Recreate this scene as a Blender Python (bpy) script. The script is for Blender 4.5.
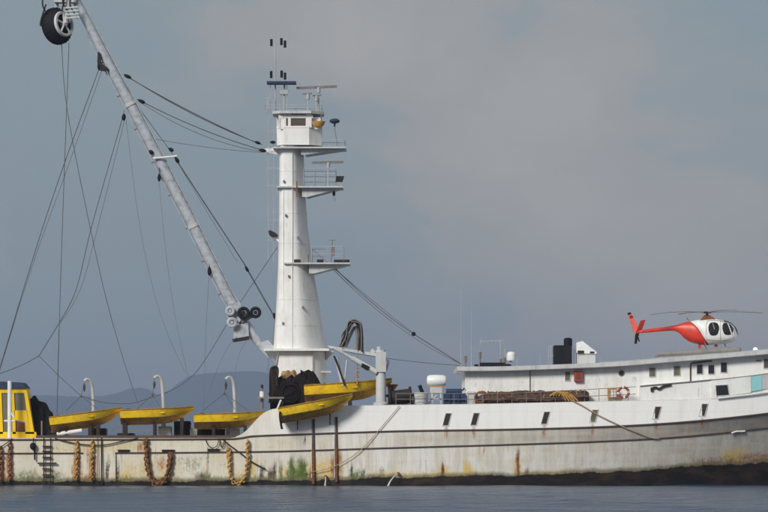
import bpy, math, random
from mathutils import Vector, Matrix, noise

# ------------------------------------------------------------------ clear
for o in list(bpy.data.objects):
    bpy.data.objects.remove(o, do_unlink=True)
scn = bpy.context.scene
COL = scn.collection
R = math.radians

# ------------------------------------------------------------------ camera
DIST = 250.0          # camera to the near side of the ship
CAMH = 2.6            # eye height in a small boat
PPM = 16.0            # photo pixels per metre on the ship's side (768 px wide photo)
HORIZON = 486 - CAMH * PPM
cam_d = bpy.data.cameras.new('camera')
cam = bpy.data.objects.new('camera', cam_d)
COL.objects.link(cam)
cam.location = (0, -DIST, CAMH)
cam.rotation_euler = (R(90), 0, 0)
cam_d.sensor_width = 36
cam_d.lens = PPM * DIST / 768 * 36
cam_d.shift_y = (HORIZON - 256) / 768
cam_d.clip_start = 1
cam_d.clip_end = 60000
scn.camera = cam

# ------------------------------------------------------------------ sky, sun
SUN_EL, SUN_AZ = R(31), R(-32)      # azimuth from the direction back to the camera, towards the stern
sv = Vector((math.sin(SUN_AZ) * math.cos(SUN_EL), -math.cos(SUN_AZ) * math.cos(SUN_EL), math.sin(SUN_EL)))
w = bpy.data.worlds.new('World')
scn.world = w
w.use_nodes = True
wt = w.node_tree
wt.nodes.clear()
wn = wt.nodes.new
wl = wt.links.new
sky = wn('ShaderNodeTexSky')
sky.sky_type = 'NISHITA'
sky.sun_disc = False
sky.sun_elevation = SUN_EL
sky.sun_rotation = math.atan2(sv.x, sv.y)
sky.dust_density = 2.0
bg1 = wn('ShaderNodeBackground'); bg1.inputs[1].default_value = 0.05
wl(sky.outputs[0], bg1.inputs[0])
tc = wn('ShaderNodeTexCoord')
mp = wn('ShaderNodeMapping'); mp.inputs['Scale'].default_value = (1, 1, 1.55)
mp.inputs['Location'].default_value = (7.3, 0.7, 1.3)
wl(tc.outputs['Generated'], mp.inputs[0])
n1 = wn('ShaderNodeTexNoise'); n1.inputs['Scale'].default_value = 10.5; n1.inputs['Detail'].default_value = 9
n1.inputs['Roughness'].default_value = 0.5; n1.inputs['Distortion'].default_value = 0.25
wl(mp.outputs[0], n1.inputs['Vector'])
cr = wn('ShaderNodeValToRGB')
el = cr.color_ramp.elements
el[0].position = 0.41; el[0].color = (0.272, 0.335, 0.372, 1)
el[1].position = 0.66; el[1].color = (0.43, 0.42, 0.412, 1)
e = el.new(0.485); e.color = (0.310, 0.352, 0.376, 1)
e = el.new(0.525); e.color = (0.370, 0.375, 0.380, 1)
wl(n1.outputs[0], cr.inputs[0])
bg2 = wn('ShaderNodeBackground'); bg2.inputs[1].default_value = 1.0
wl(cr.outputs[0], bg2.inputs[0])
mx = wn('ShaderNodeMixShader'); mx.inputs[0].default_value = 0.9
wl(bg1.outputs[0], mx.inputs[1]); wl(bg2.outputs[0], mx.inputs[2])
wo = wn('ShaderNodeOutputWorld')
wl(mx.outputs[0], wo.inputs[0])

sun_d = bpy.data.lights.new('sun', 'SUN')
sun_d.energy = 3.2
sun_d.angle = R(16)
sun_d.color = (1.0, 0.965, 0.91)
sun = bpy.data.objects.new('sun', sun_d)
COL.objects.link(sun)
sun.rotation_euler = sv.to_track_quat('Z', 'Y').to_euler()
sun.location = (-60, -60, 80)

scn.view_settings.view_transform = 'Standard'
scn.view_settings.look = 'None'
scn.view_settings.exposure = 0
scn.view_settings.gamma = 1
scn.view_settings.use_curve_mapping = False

# ------------------------------------------------------------------ helpers
def X(px, Y=0.0): return (px - 384) / PPM * (DIST + Y) / DIST
def Z(py, Y=0.0): return CAMH + (HORIZON - py) / PPM * (DIST + Y) / DIST
def P(px, py, Y=0.0): return Vector((X(px, Y), Y, Z(py, Y)))

def interp(tab, x):
    if x <= tab[0][0]: return tab[0][1]
    for (a, b), (c, d) in zip(tab, tab[1:]):
        if x <= c:
            return b + (d - b) * (x - a) / (c - a)
    return tab[-1][1]

def sinterp(tab, x):
    """smooth (Catmull-Rom) interpolation"""
    if x <= tab[0][0]: return tab[0][1]
    if x >= tab[-1][0]: return tab[-1][1]
    for i in range(len(tab) - 1):
        if x <= tab[i + 1][0]:
            x1, y1 = tab[i]; x2, y2 = tab[i + 1]
            m1 = (y2 - tab[i - 1][1]) / (x2 - tab[i - 1][0]) if i > 0 else (y2 - y1) / (x2 - x1)
            m2 = (tab[i + 2][1] - y1) / (tab[i + 2][0] - x1) if i + 2 < len(tab) else (y2 - y1) / (x2 - x1)
            h = x2 - x1; t = (x - x1) / h
            return ((2*t**3 - 3*t*t + 1) * y1 + (t**3 - 2*t*t + t) * h * m1
                    + (-2*t**3 + 3*t*t) * y2 + (t**3 - t*t) * h * m2)

BASE = {}
class MB:
    def __init__(s): s.v = []; s.f = []
    def add(s, vs, fs):
        k = len(s.v); s.v += [Vector(v) for v in vs]; s.f += [tuple(i + k for i in f) for f in fs]
        return s
    def hexa(s, p):       # 8 points: bottom 4, top 4
        return s.add(p, [(3,2,1,0), (4,5,6,7), (0,1,5,4), (1,2,6,5), (2,3,7,6), (3,0,4,7)])
    def box(s, x0, x1, y0, y1, z0, z1):
        if x0 > x1: x0, x1 = x1, x0
        if y0 > y1: y0, y1 = y1, y0
        if z0 > z1: z0, z1 = z1, z0
        return s.hexa([(x0,y0,z0),(x1,y0,z0),(x1,y1,z0),(x0,y1,z0),(x0,y0,z1),(x1,y0,z1),(x1,y1,z1),(x0,y1,z1)])
    def bpx(s, a, b, c, d, y0, y1):   # photo rectangle on the plane y0, going back to y1
        return s.box(X(a, y0), X(c, y0), y0, y1, Z(d, y0), Z(b, y0))
    def prism(s, poly, y0, y1):       # poly of (x, z)
        n = len(poly)
        ar = sum(poly[i][0]*poly[(i+1)%n][1] - poly[(i+1)%n][0]*poly[i][1] for i in range(n))
        if ar < 0: poly = poly[::-1]
        vs = [(a, y0, b) for a, b in poly] + [(a, y1, b) for a, b in poly]
        fs = [tuple(range(n)), tuple(range(2*n-1, n-1, -1))]
        for i in range(n):
            j = (i+1) % n
            fs.append((i, i+n, j+n, j))
        return s.add(vs, fs)
    def ppx(s, poly, y0, y1):
        return s.prism([(X(a, y0), Z(b, y0)) for a, b in poly], y0, y1)
    def loft(s, rings, caps=True, close=True):
        n = len(rings[0]); vs = [p for r in rings for p in r]; fs = []
        for i in range(len(rings)-1):
            for j in range(n if close else n-1):
                k = (j+1) % n
                fs.append((i*n+j, i*n+k, (i+1)*n+k, (i+1)*n+j))
        if caps:
            fs.append(tuple(range(n-1, -1, -1))); fs.append(tuple(range((len(rings)-1)*n, len(rings)*n)))
        return s.add(vs, fs)
    def tube(s, pts, r, n=6, caps=True):
        pts = [Vector(p) for p in pts]; rings = []
        for i, p in enumerate(pts):
            t = (pts[min(i+1, len(pts)-1)] - pts[max(i-1, 0)]).normalized()
            a = Vector((0,1,0)) if abs(t.y) < 0.9 else Vector((1,0,0))
            u = t.cross(a).normalized(); q = t.cross(u)
            rr = r[i] if isinstance(r, (list, tuple)) else r
            rings.append([p + u*math.cos(2*math.pi*k/n)*rr + q*math.sin(2*math.pi*k/n)*rr for k in range(n)])
        return s.loft(rings, caps)
    def cyl(s, a, b, r0, r1=None, n=12):
        return s.tube([a, b], [r0, r0 if r1 is None else r1], n)
    def ell(s, c, r, nu=14, nv=8):
        rings = []
        for i in range(nv+1):
            th = math.pi*i/nv; th = min(max(th, 0.03), math.pi-0.03)
            rings.append([(c[0]+r[0]*math.sin(th)*math.cos(2*math.pi*j/nu), c[1]+r[1]*math.sin(th)*math.sin(2*math.pi*j/nu), c[2]-r[2]*math.cos(th)) for j in range(nu)])
        return s.loft(rings)
    def torus(s, c, axis, R0, r, n=24, m=8):
        axis = Vector(axis).normalized()
        a = Vector((0,0,1)) if abs(axis.z) < 0.9 else Vector((1,0,0))
        u = axis.cross(a).normalized(); q = axis.cross(u); c = Vector(c)
        vs = []; fs = []
        for i in range(n):
            d = u*math.cos(2*math.pi*i/n) + q*math.sin(2*math.pi*i/n)
            for j in range(m):
                vs.append(c + d*(R0 + r*math.cos(2*math.pi*j/m)) + axis*r*math.sin(2*math.pi*j/m))
        for i in range(n):
            for j in range(m):
                fs.append((i*m+j, ((i+1)%n)*m+j, ((i+1)%n)*m+(j+1)%m, i*m+(j+1)%m))
        return s.add(vs, fs)
    def build(s, name, mat, parent=None, smooth=True, base=None, angle=35):
        if parent is not None: b = BASE[parent.name]
        else: b = Vector(base) if base is not None else Vector((0,0,0))
        me = bpy.data.meshes.new(name)
        me.from_pydata([tuple(v - b) for v in s.v], [], s.f)
        me.update()
        if smooth:
            me.polygons.foreach_set('use_smooth', [True]*len(me.polygons))
            me.set_sharp_from_angle(angle=R(angle))
        me.materials.append(mat)
        o = bpy.data.objects.new(name, me)
        COL.objects.link(o)
        if parent is not None: o.parent = parent
        else: o.location = b
        BASE[o.name] = b
        return o

def tag(o, label=None, cat=None, group=None, kind=None):
    for k, val in (('label', label), ('category', cat), ('group', group), ('kind', kind)):
        if val: o[k] = val
    return o
def thing(name, loc, label, cat, group=None):
    o = bpy.data.objects.new(name, None); COL.objects.link(o)
    o.empty_display_size = 0.3; o.location = loc; BASE[o.name] = Vector(loc)
    return tag(o, label, cat, group)
def copy_tree(o, parent=None):
    c = o.copy(); COL.objects.link(c); c.parent = parent; BASE[c.name] = BASE.get(o.name, Vector())
    for ch in list(o.children): copy_tree(ch, c)
    return c
def sag(a, b, s=0.0, n=14):
    a = Vector(a); b = Vector(b)
    return [a.lerp(b, i/n) - Vector((0,0,4*s*(i/n)*(1-i/n))) for i in range(n+1)]
def spline(pts, k=6):
    out = []
    for i in range(len(pts)-1):
        p0 = Vector(pts[max(i-1,0)]); p1 = Vector(pts[i]); p2 = Vector(pts[i+1]); p3 = Vector(pts[min(i+2,len(pts)-1)])
        for j in range(k):
            t = j/k
            out.append(0.5*((2*p1) + (p2-p0)*t + (2*p0-5*p1+4*p2-p3)*t*t + (3*p1-p0-3*p2+p3)*t**3))
    out.append(Vector(pts[-1])); return out
def railing(mb, pts, h=1.0, rails=(0.5, 1.0), step=1.2, r=0.02):
    pts = [Vector(p) for p in pts]
    for k in rails:
        mb.tube([p + Vector((0,0,h*k)) for p in pts], r, 5)
    for a, b in zip(pts, pts[1:]):
        n = max(1, round((b-a).length/step))
        for i in range(n+1):
            q = a.lerp(b, i/n); mb.cyl(q, q + Vector((0,0,h)), r, n=5)
    return mb

# ------------------------------------------------------------------ materials
class NT:
    def __init__(s, name):
        s.m = bpy.data.materials.new(name); s.m.use_nodes = True; s.t = s.m.node_tree
        s.b = s.t.nodes['Principled BSDF']
    def n(s, k, **kw):
        x = s.t.nodes.new(k)
        for a, b in kw.items(): setattr(x, a, b)
        return x
    def put(s, i, val):
        if isinstance(val, bpy.types.NodeSocket): s.t.links.new(val, i)
        elif isinstance(val, (tuple, list)) and len(val) == 3 and i.type == 'RGBA': i.default_value = (*val, 1)
        else: i.default_value = val
    def math(s, op, a, b=0.5, c=None, clamp=False):
        x = s.n('ShaderNodeMath', operation=op, use_clamp=clamp)
        s.put(x.inputs[0], a); s.put(x.inputs[1], b)
        if c is not None: s.put(x.inputs[2], c)
        return x.outputs[0]
    def ss(s, val, a, b):     # smoothstep a -> b (0..1)
        x = s.n('ShaderNodeMapRange', interpolation_type='SMOOTHSTEP')
        s.put(x.inputs[0], val); x.inputs[1].default_value = a; x.inputs[2].default_value = b
        return x.outputs[0]
    def mix(s, f, a, b):
        x = s.n('ShaderNodeMix', data_type='RGBA')
        s.put(x.inputs[0], f); s.put(x.inputs[6], a); s.put(x.inputs[7], b)
        return x.outputs[2]
    def noise(s, vec, scale, detail=4, rough=0.55, sc=(1,1,1)):
        mpn = s.n('ShaderNodeMapping'); mpn.inputs['Scale'].default_value = sc
        s.t.links.new(vec, mpn.inputs[0])
        x = s.n('ShaderNodeTexNoise'); x.inputs['Scale'].default_value = scale; x.inputs['Detail'].default_value = detail; x.inputs['Roughness'].default_value = rough
        s.t.links.new(mpn.outputs[0], x.inputs['Vector'])
        return x.outputs[0]
    def pos(s, world=True):
        return s.n('ShaderNodeNewGeometry').outputs['Position'] if world else s.n('ShaderNodeTexCoord').outputs['Object']
    def bump(s, h, strength=0.3, dist=0.02):
        x = s.n('ShaderNodeBump'); x.inputs['Strength'].default_value = strength; x.inputs['Distance'].default_value = dist
        s.t.links.new(h, x.inputs['Height']); s.t.links.new(x.outputs[0], s.b.inputs['Normal'])
    def set(s, col=None, rough=None, metal=None):
        if col is not None: s.put(s.b.inputs['Base Color'], col)
        if rough is not None: s.put(s.b.inputs['Roughness'], rough)
        if metal is not None: s.put(s.b.inputs['Metallic'], metal)
        return s.m

def paint(name, col, dirt=(0.25,0.21,0.17), amt=0.35, rough=0.5, streak=True, rust=0.0, sc=1.0, world=False, metal=0.0):
    t = NT(name); p = t.pos(world)
    a = t.noise(p, 1.1*sc, 6, 0.6)
    st = t.noise(p, 2.2*sc, 5, 0.6, (2.2,2.2,0.22) if streak else (1,1,1))
    f = t.math('MULTIPLY', t.ss(t.math('ADD', t.math('MULTIPLY', a, 0.5), t.math('MULTIPLY', st, 0.5)), 0.42, 0.68), amt)
    c = t.mix(f, col, dirt)
    fine = t.noise(p, 14*sc, 3, 0.6)
    c = t.mix(t.math('MULTIPLY', t.ss(fine, 0.5, 0.8), amt*0.5), c, tuple(k*0.6 for k in col))
    if rust:
        rn = t.noise(p, 3.1*sc, 7, 0.65, (1.6,1.6,0.35))
        c = t.mix(t.math('MULTIPLY', t.ss(rn, 0.60, 0.70), rust), c, (0.20, 0.075, 0.022))
    t.set(c, rough, metal); t.b.inputs['Specular IOR Level'].default_value = 0.5 if rough < 0.5 else 0.25
    t.bump(t.noise(p, 6*sc, 4), 0.15, 0.02)
    return t.m

M = {}
M['white'] = paint('white_paint', (0.80, 0.80, 0.78), (0.52, 0.49, 0.43), 0.42, 0.5, rust=0.42, world=True)
M['mast'] = paint('mast_white_paint', (0.80, 0.80, 0.785), (0.54, 0.49, 0.42), 0.45, 0.5, rust=0.28, world=True, sc=0.8)
M['grey_white'] = paint('weathered_grey_paint', (0.56, 0.57, 0.57), (0.3, 0.27, 0.24), 0.5, 0.5, rust=0.25, world=True)
M['boom'] = paint('boom_grey_paint', (0.43, 0.46, 0.50), (0.22, 0.22, 0.24), 0.65, 0.55, streak=False, rust=0.10, world=True, sc=1.6)
M['rail'] = paint('rail_paint', (0.22, 0.20, 0.19), (0.12, 0.07, 0.045), 0.6, 0.5, rust=0.3)
M['rail_light'] = paint('rail_light_grey', (0.42, 0.44, 0.46), (0.25, 0.2, 0.16), 0.4, 0.5, rust=0.15)
M['dark_rail'] = paint('dark_rust_rail', (0.075, 0.055, 0.05), (0.16, 0.08, 0.04), 0.6, 0.7)
M['black'] = paint('black_rubber', (0.007, 0.007, 0.010), (0.022, 0.02, 0.02), 0.5, 0.75)
M['dark'] = paint('dark_grimy_steel', (0.026, 0.020, 0.019), (0.07, 0.034, 0.02), 0.5, 0.65)
M['net'] = paint('dark_net', (0.006, 0.005, 0.005), (0.03, 0.017, 0.013), 0.6, 0.95, streak=False, sc=3)
M['brown'] = paint('brown_net_bundle', (0.115, 0.065, 0.045), (0.035, 0.024, 0.02), 0.9, 0.9, streak=False, sc=3)
M['rust'] = paint('rusty_steel', (0.24, 0.085, 0.03), (0.09, 0.045, 0.03), 0.8, 0.85)
M['rust_dark'] = paint('dark_rusty_chain', (0.21, 0.095, 0.035), (0.05, 0.03, 0.025), 0.7, 0.9, streak=False, sc=4)
M['rust_tan'] = paint('tan_rusty_rope', (0.55, 0.31, 0.08), (0.17, 0.075, 0.03), 0.95, 0.9, streak=False, sc=3.2)
M['yellow'] = paint('yellow_boat_paint', (0.98, 0.65, 0.018), (0.46, 0.25, 0.05), 0.5, 0.55, streak=False, sc=1.7, world=True, rust=0.45)
M['yellow2'] = paint('cabin_yellow_paint', (0.86, 0.56, 0.012), (0.45, 0.25, 0.03), 0.5, 0.5, rust=0.15)
M['bottom'] = paint('shaded_boat_yellow', (0.40, 0.21, 0.03), (0.15, 0.08, 0.04), 0.75, 0.6, streak=False, sc=1.8, world=True)  # skiff yellow darkened: shade under the chine put into the colour; gunwale shares it
M['orange'] = paint('orange_cloth', (0.60, 0.13, 0.04), (0.25, 0.07, 0.04), 0.5, 0.9, streak=False)
M['tan'] = paint('tan_canvas', (0.42, 0.27, 0.12), (0.2, 0.12, 0.06), 0.5, 0.9, streak=False)
M['red'] = paint('red_helicopter_paint', (0.63, 0.036, 0.014), (0.34, 0.025, 0.015), 0.5, 0.42, streak=False)
M['heli_white'] = paint('helicopter_white_paint', (0.80, 0.80, 0.79), (0.55, 0.54, 0.52), 0.4, 0.42, streak=False)
M['red_box'] = paint('faded_red_paint', (0.38, 0.06, 0.05), (0.2, 0.05, 0.04), 0.5, 0.6)
M['navy'] = paint('navy_tarpaulin', (0.035, 0.05, 0.10), (0.02, 0.025, 0.04), 0.6, 0.7, streak=False)
M['blue'] = paint('blue_machine_paint', (0.025, 0.05, 0.12), (0.012, 0.02, 0.04), 0.7, 0.6, sc=2)
M['turq'] = paint('turquoise_paint', (0.30, 0.62, 0.63), (0.2, 0.4, 0.4), 0.3, 0.5)
M['float'] = paint('grey_float_rubber', (0.25, 0.24, 0.235), (0.14, 0.13, 0.12), 0.5, 0.7, streak=False)
M['cable'] = paint('steel_cable', (0.10, 0.105, 0.115), (0.04, 0.035, 0.03), 0.5, 0.6, metal=0.0)
M['cable2'] = paint('pale_steel_wire', (0.16, 0.17, 0.185), (0.1, 0.1, 0.1), 0.5, 0.6)
M['rope'] = paint('tan_rope', (0.42, 0.31, 0.19), (0.25, 0.17, 0.1), 0.5, 0.9, streak=False, sc=5)
M['olive'] = paint('olive_tinted_panel', (0.16, 0.15, 0.10), (0.08, 0.07, 0.05), 0.6, 0.4)
M['lens'] = paint('amber_lamp_lens', (0.62, 0.32, 0.05), (0.4, 0.2, 0.05), 0.5, 0.3, streak=False)
t = NT('dark_window_glass'); p_ = t.pos(False)
M['glass'] = t.set(t.mix(t.noise(p_, 1.5), (0.012, 0.012, 0.014), (0.03, 0.027, 0.027)), 0.12)
t = NT('brown_window_glass'); p_ = t.pos(False)
M['glass_brown'] = t.set(t.mix(t.noise(p_, 1.5), (0.07, 0.055, 0.045), (0.13, 0.10, 0.08)), 0.2)
t = NT('painted_port_shade'); p_ = t.pos(False)
M['hole_shade'] = t.set(t.mix(t.noise(p_, 3), (0.022, 0.017, 0.017), (0.05, 0.038, 0.034)), 0.9)
t = NT('pouring_water'); p_ = t.pos(False)
M['foam'] = t.set(t.mix(t.noise(p_, 9), (0.6, 0.62, 0.62), (0.38, 0.4, 0.4)), 0.4)

# ------------------------------------------------------------------ water
t = NT('sea_water'); p_ = t.pos(True)
wn1 = t.noise(p_, 0.55, 5, 0.6, (0.5, 1.0, 1))
wn2 = t.noise(p_, 2.4, 4, 0.6, (0.6, 1.0, 1))
wn3 = t.noise(p_, 0.035, 3, 0.5, (0.6, 1.0, 1))
t.set(t.mix(wn3, (0.022, 0.048, 0.100), (0.027, 0.056, 0.112)), 0.22)
t.b.inputs['IOR'].default_value = 1.33
t.bump(t.math('ADD', t.math('MULTIPLY', wn1, 1.0), t.math('MULTIPLY', wn2, 0.4)), 1.0, 0.6)
M['water'] = t.m
def axis_coords(lo, hi, step, far):
    c = []; x = lo
    while x <= hi + 1e-6: c.append(x); x += step
    s = step; x = hi
    while x < far: s *= 1.35; x += s; c.append(min(x, far))
    s = step; x = lo; pre = []
    while x > -far: s *= 1.35; x -= s; pre.append(max(x, -far))
    return pre[::-1] + c
xs = axis_coords(-42, 42, 0.6, 15000)
ys = [y for y in axis_coords(-100, 14, 0.42, 20000) if y > -1500]
random.seed(4)
waves = []
for i in range(16):
    lam = random.uniform(1.6, 7.0); th = R(random.uniform(20, 100)); waves.append((2*math.pi/lam*math.cos(th), 2*math.pi/lam*math.sin(th), random.uniform(0, 6.28), 0.0024*lam))
wv = []
for y in ys:
    for x in xs:
        fade = max(0, 1 - max(0, abs(x)-42)/30) * max(0, 1 - max(0, -100-y)/60) * max(0, 1 - max(0, y-14)/20)
        z = 0.0
        if fade > 0:
            for kx, ky, ph, am in waves: z += am*math.sin(kx*x + ky*y + ph)
            z *= fade
        wv.append((x, y, z))
nx = len(xs)
wf = [(j*nx+i, j*nx+i+1, (j+1)*nx+i+1, (j+1)*nx+i) for j in range(len(ys)-1) for i in range(nx-1)]
mb = MB(); mb.v = [Vector(v) for v in wv]; mb.f = wf
tag(mb.build('sea_water', M['water'], angle=180), kind='structure')

# ------------------------------------------------------------------ far hills
t = NT('haze_tinted_woods'); p_ = t.pos(True)
M['hill'] = t.set(t.mix(t.noise(p_, 0.01, 5), (0.018, 0.036, 0.045), (0.04, 0.065, 0.07)), 0.95)  # woods coloured bluer, so some distance haze is put into the base colour
def hills(name, HD, tab, depth, seed):
    def hx(px): return (px-384)/(PPM*DIST)*(HD+DIST)
    def hz(py): return CAMH + (HORIZON-py)/(PPM*DIST)*(HD+DIST)
    mb = MB(); rings = []
    rows = [(-1.0, 0.0), (-0.8, 0.22), (-0.55, 0.55), (-0.3, 0.82), (-0.12, 0.96), (0.0, 1.0), (0.4, 0.75), (1.0, 0.0)]
    px = tab[0][0]
    while px <= tab[-1][0]:
        top = hz(sinterp(tab, px)) + 3.5*noise.noise((px*0.045, seed, 0)) + 2.0*noise.noise((px*0.16, seed, 3)) + 0.9*noise.noise((px*0.5, seed, 5))
        ring = []
        for d, k in rows:
            wob = 0 if k in (0.0, 1.0) else 0.10*noise.noise((px*0.03, d*3, seed))
            ring.append((hx(px), HD + d*depth, -0.8 + max(0.3, top)*(k+wob)))
        rings.append(ring); px += 2.5
    mb.loft(rings, caps=False, close=False)
    tag(mb.build(name, M['hill'], angle=180), kind='structure')
hills('hills', 9600, [(-420,436), (-300,415), (-200,396), (-120,390), (-60,389), (0,394), (30,394), (60,396), (100,395.5), (116,393), (130,388.5), (146,388.5), (158,394), (168,391), (178,384), (190,377), (206,372.5), (226,372), (250,371), (268,373), (285,382), (302,398), (320,416), (345,434), (380,443.5)], 420, 1.0)
hills('hills', 8600, [(-420,440), (-250,420), (-120,410), (-20,412), (40,414), (90,408), (130,406), (170,412), (215,405), (250,408), (280,418), (300,430), (330,442)], 330, 7.0)

# ------------------------------------------------------------------ vessel
vessel = thing('fishing_vessel', (0, 6.5, 0), 'long white rust-streaked purse seine fishing vessel with tall white mast and slanting boom', 'fishing boat')
TOP = [(-70,438),(230,438),(240,436),(248,430),(256,421),(264,413.5),(274,409.5),(300,407.5),(400,405.5),(480,404.5),(560,402.8),(640,401),(700,399.5),(730,397),(768,391),(850,378),(1010,345)]
L1 = [(-70,440),(236,439),(250,436.5),(300,434.5),(400,431.2),(500,429.7),(600,427),(680,422.5),(768,413.5),(900,395),(1010,372)]
L2 = [(-70,454),(250,452),(400,447.8),(500,445),(600,441.5),(680,437),(768,428),(900,411),(1010,392)]
BOOT = [(-70,481.8),(300,480.5),(400,477.5),(500,476),(568,474),(640,471),(700,466.5),(768,463),(900,455),(1010,445)]
YS = [(-70,0.0),(430,0.0),(560,0.08),(680,0.4),(768,0.95),(850,2.2),(930,4.1),(1010,6.45)]
FL = [(-70,0.10),(350,0.12),(430,0.22),(550,0.55),(650,1.15),(768,2.3),(850,3.0),(930,2.35),(1010,0.04)]
CL = 6.5
def side(px, which):
    y0 = sinterp(YS, px); fl = sinterp(FL, px)
    if which == 'top': return max(-0.15, y0 - 0.0)
    if which == 'L1': return y0
    if which == 'L2': return y0 + 0.30*fl
    if which == 'boot': return y0 + 0.80*fl
    if which == 'wl': return y0 + fl
    return min(CL-0.02, y0 + fl*1.05 + 1.2)
def zt(tab, px): return (486 - sinterp(tab, px))/PPM
def near(px, tab, k=0.0):
    w_ = {id(TOP): 'top', id(L1): 'L1', id(L2): 'L2', id(BOOT): 'boot'}[id(tab)]
    return Vector(((px-384)/PPM, side(px, w_) - k, zt(tab, px)))

# hull material --------------------------------------------------------------
t = NT('hull_paint'); p_ = t.pos(True)
sx = t.n('ShaderNodeSeparateXYZ'); t.t.links.new(p_, sx.inputs[0])
HX, HZ = sx.outputs[0], sx.outputs[2]
def attr(n): return t.n('ShaderNodeAttribute', attribute_name=n).outputs['Fac']
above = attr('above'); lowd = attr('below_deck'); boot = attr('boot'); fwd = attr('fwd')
streak = t.noise(p_, 1.5, 6, 0.62, (1.7, 1, 0.16))
streak2 = t.noise(p_, 5.0, 4, 0.6, (1.6, 1, 0.12))
blotch = t.noise(p_, 0.55, 6, 0.62, (1, 1, 1.6))
fine = t.noise(p_, 6.0, 5, 0.65)
band = t.noise(p_, 1.0, 5, 0.6, (0.25, 1, 2.6))
col = t.mix(t.math('MULTIPLY', t.ss(streak, 0.45, 0.75), 0.28), (0.82, 0.815, 0.80), (0.58, 0.55, 0.50))
# lower side: chalky stained off-white
low = t.mix(t.math('MULTIPLY', t.ss(streak, 0.38, 0.68), 0.6), (0.74, 0.725, 0.68), (0.52, 0.48, 0.39))
low = t.mix(t.math('MULTIPLY', t.ss(blotch, 0.46, 0.70), 0.6), low, (0.57, 0.50, 0.33))
low = t.mix(t.math('MULTIPLY', t.ss(streak2, 0.52, 0.75), 0.55), low, (0.34, 0.31, 0.26))
# forward part: bare grey-brown grime, plus bow-flare shade put into the colour
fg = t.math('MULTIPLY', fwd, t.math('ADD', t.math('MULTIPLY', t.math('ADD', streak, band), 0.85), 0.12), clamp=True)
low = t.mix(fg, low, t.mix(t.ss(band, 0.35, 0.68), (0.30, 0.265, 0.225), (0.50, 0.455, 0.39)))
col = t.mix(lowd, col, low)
aft = t.ss(HX, (400-384)/PPM, (200-384)/PPM)
rs = t.noise(p_, 2.3, 6, 0.65, (1.5, 1, 0.13))
low = t.mix(t.math('MULTIPLY', aft, 0.55), low, t.mix(blotch, (0.74, 0.69, 0.56), (0.66, 0.57, 0.38)))
low = t.mix(t.math('MULTIPLY', t.math('MULTIPLY', t.ss(rs, 0.57, 0.70), 0.6), aft), low, (0.36, 0.19, 0.07))
rs2 = t.noise(p_, 3.7, 6, 0.68, (1.0, 1, 0.5))
low = t.mix(t.math('MULTIPLY', t.math('MULTIPLY', t.ss(rs2, 0.58, 0.68), 0.5), aft), low, (0.20, 0.18, 0.13))
col = t.mix(lowd, col, low)
# weld seams of the plating
wv_ = t.n('ShaderNodeTexBrick'); mpn = t.n('ShaderNodeMapping'); mpn.inputs['Rotation'].default_value = (R(90), 0, 0)
t.t.links.new(p_, mpn.inputs[0]); t.t.links.new(mpn.outputs[0], wv_.inputs['Vector'])
for k_, v_ in (('Scale', 1.0), ('Mortar Size', 0.012), ('Brick Width', 5.5), ('Row Height', 1.55), ('Mortar Smooth', 0.6)): wv_.inputs[k_].default_value = v_
col = t.mix(t.math('MULTIPLY', wv_.outputs['Fac'], 0.25), col, (0.33, 0.28, 0.22))
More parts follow.
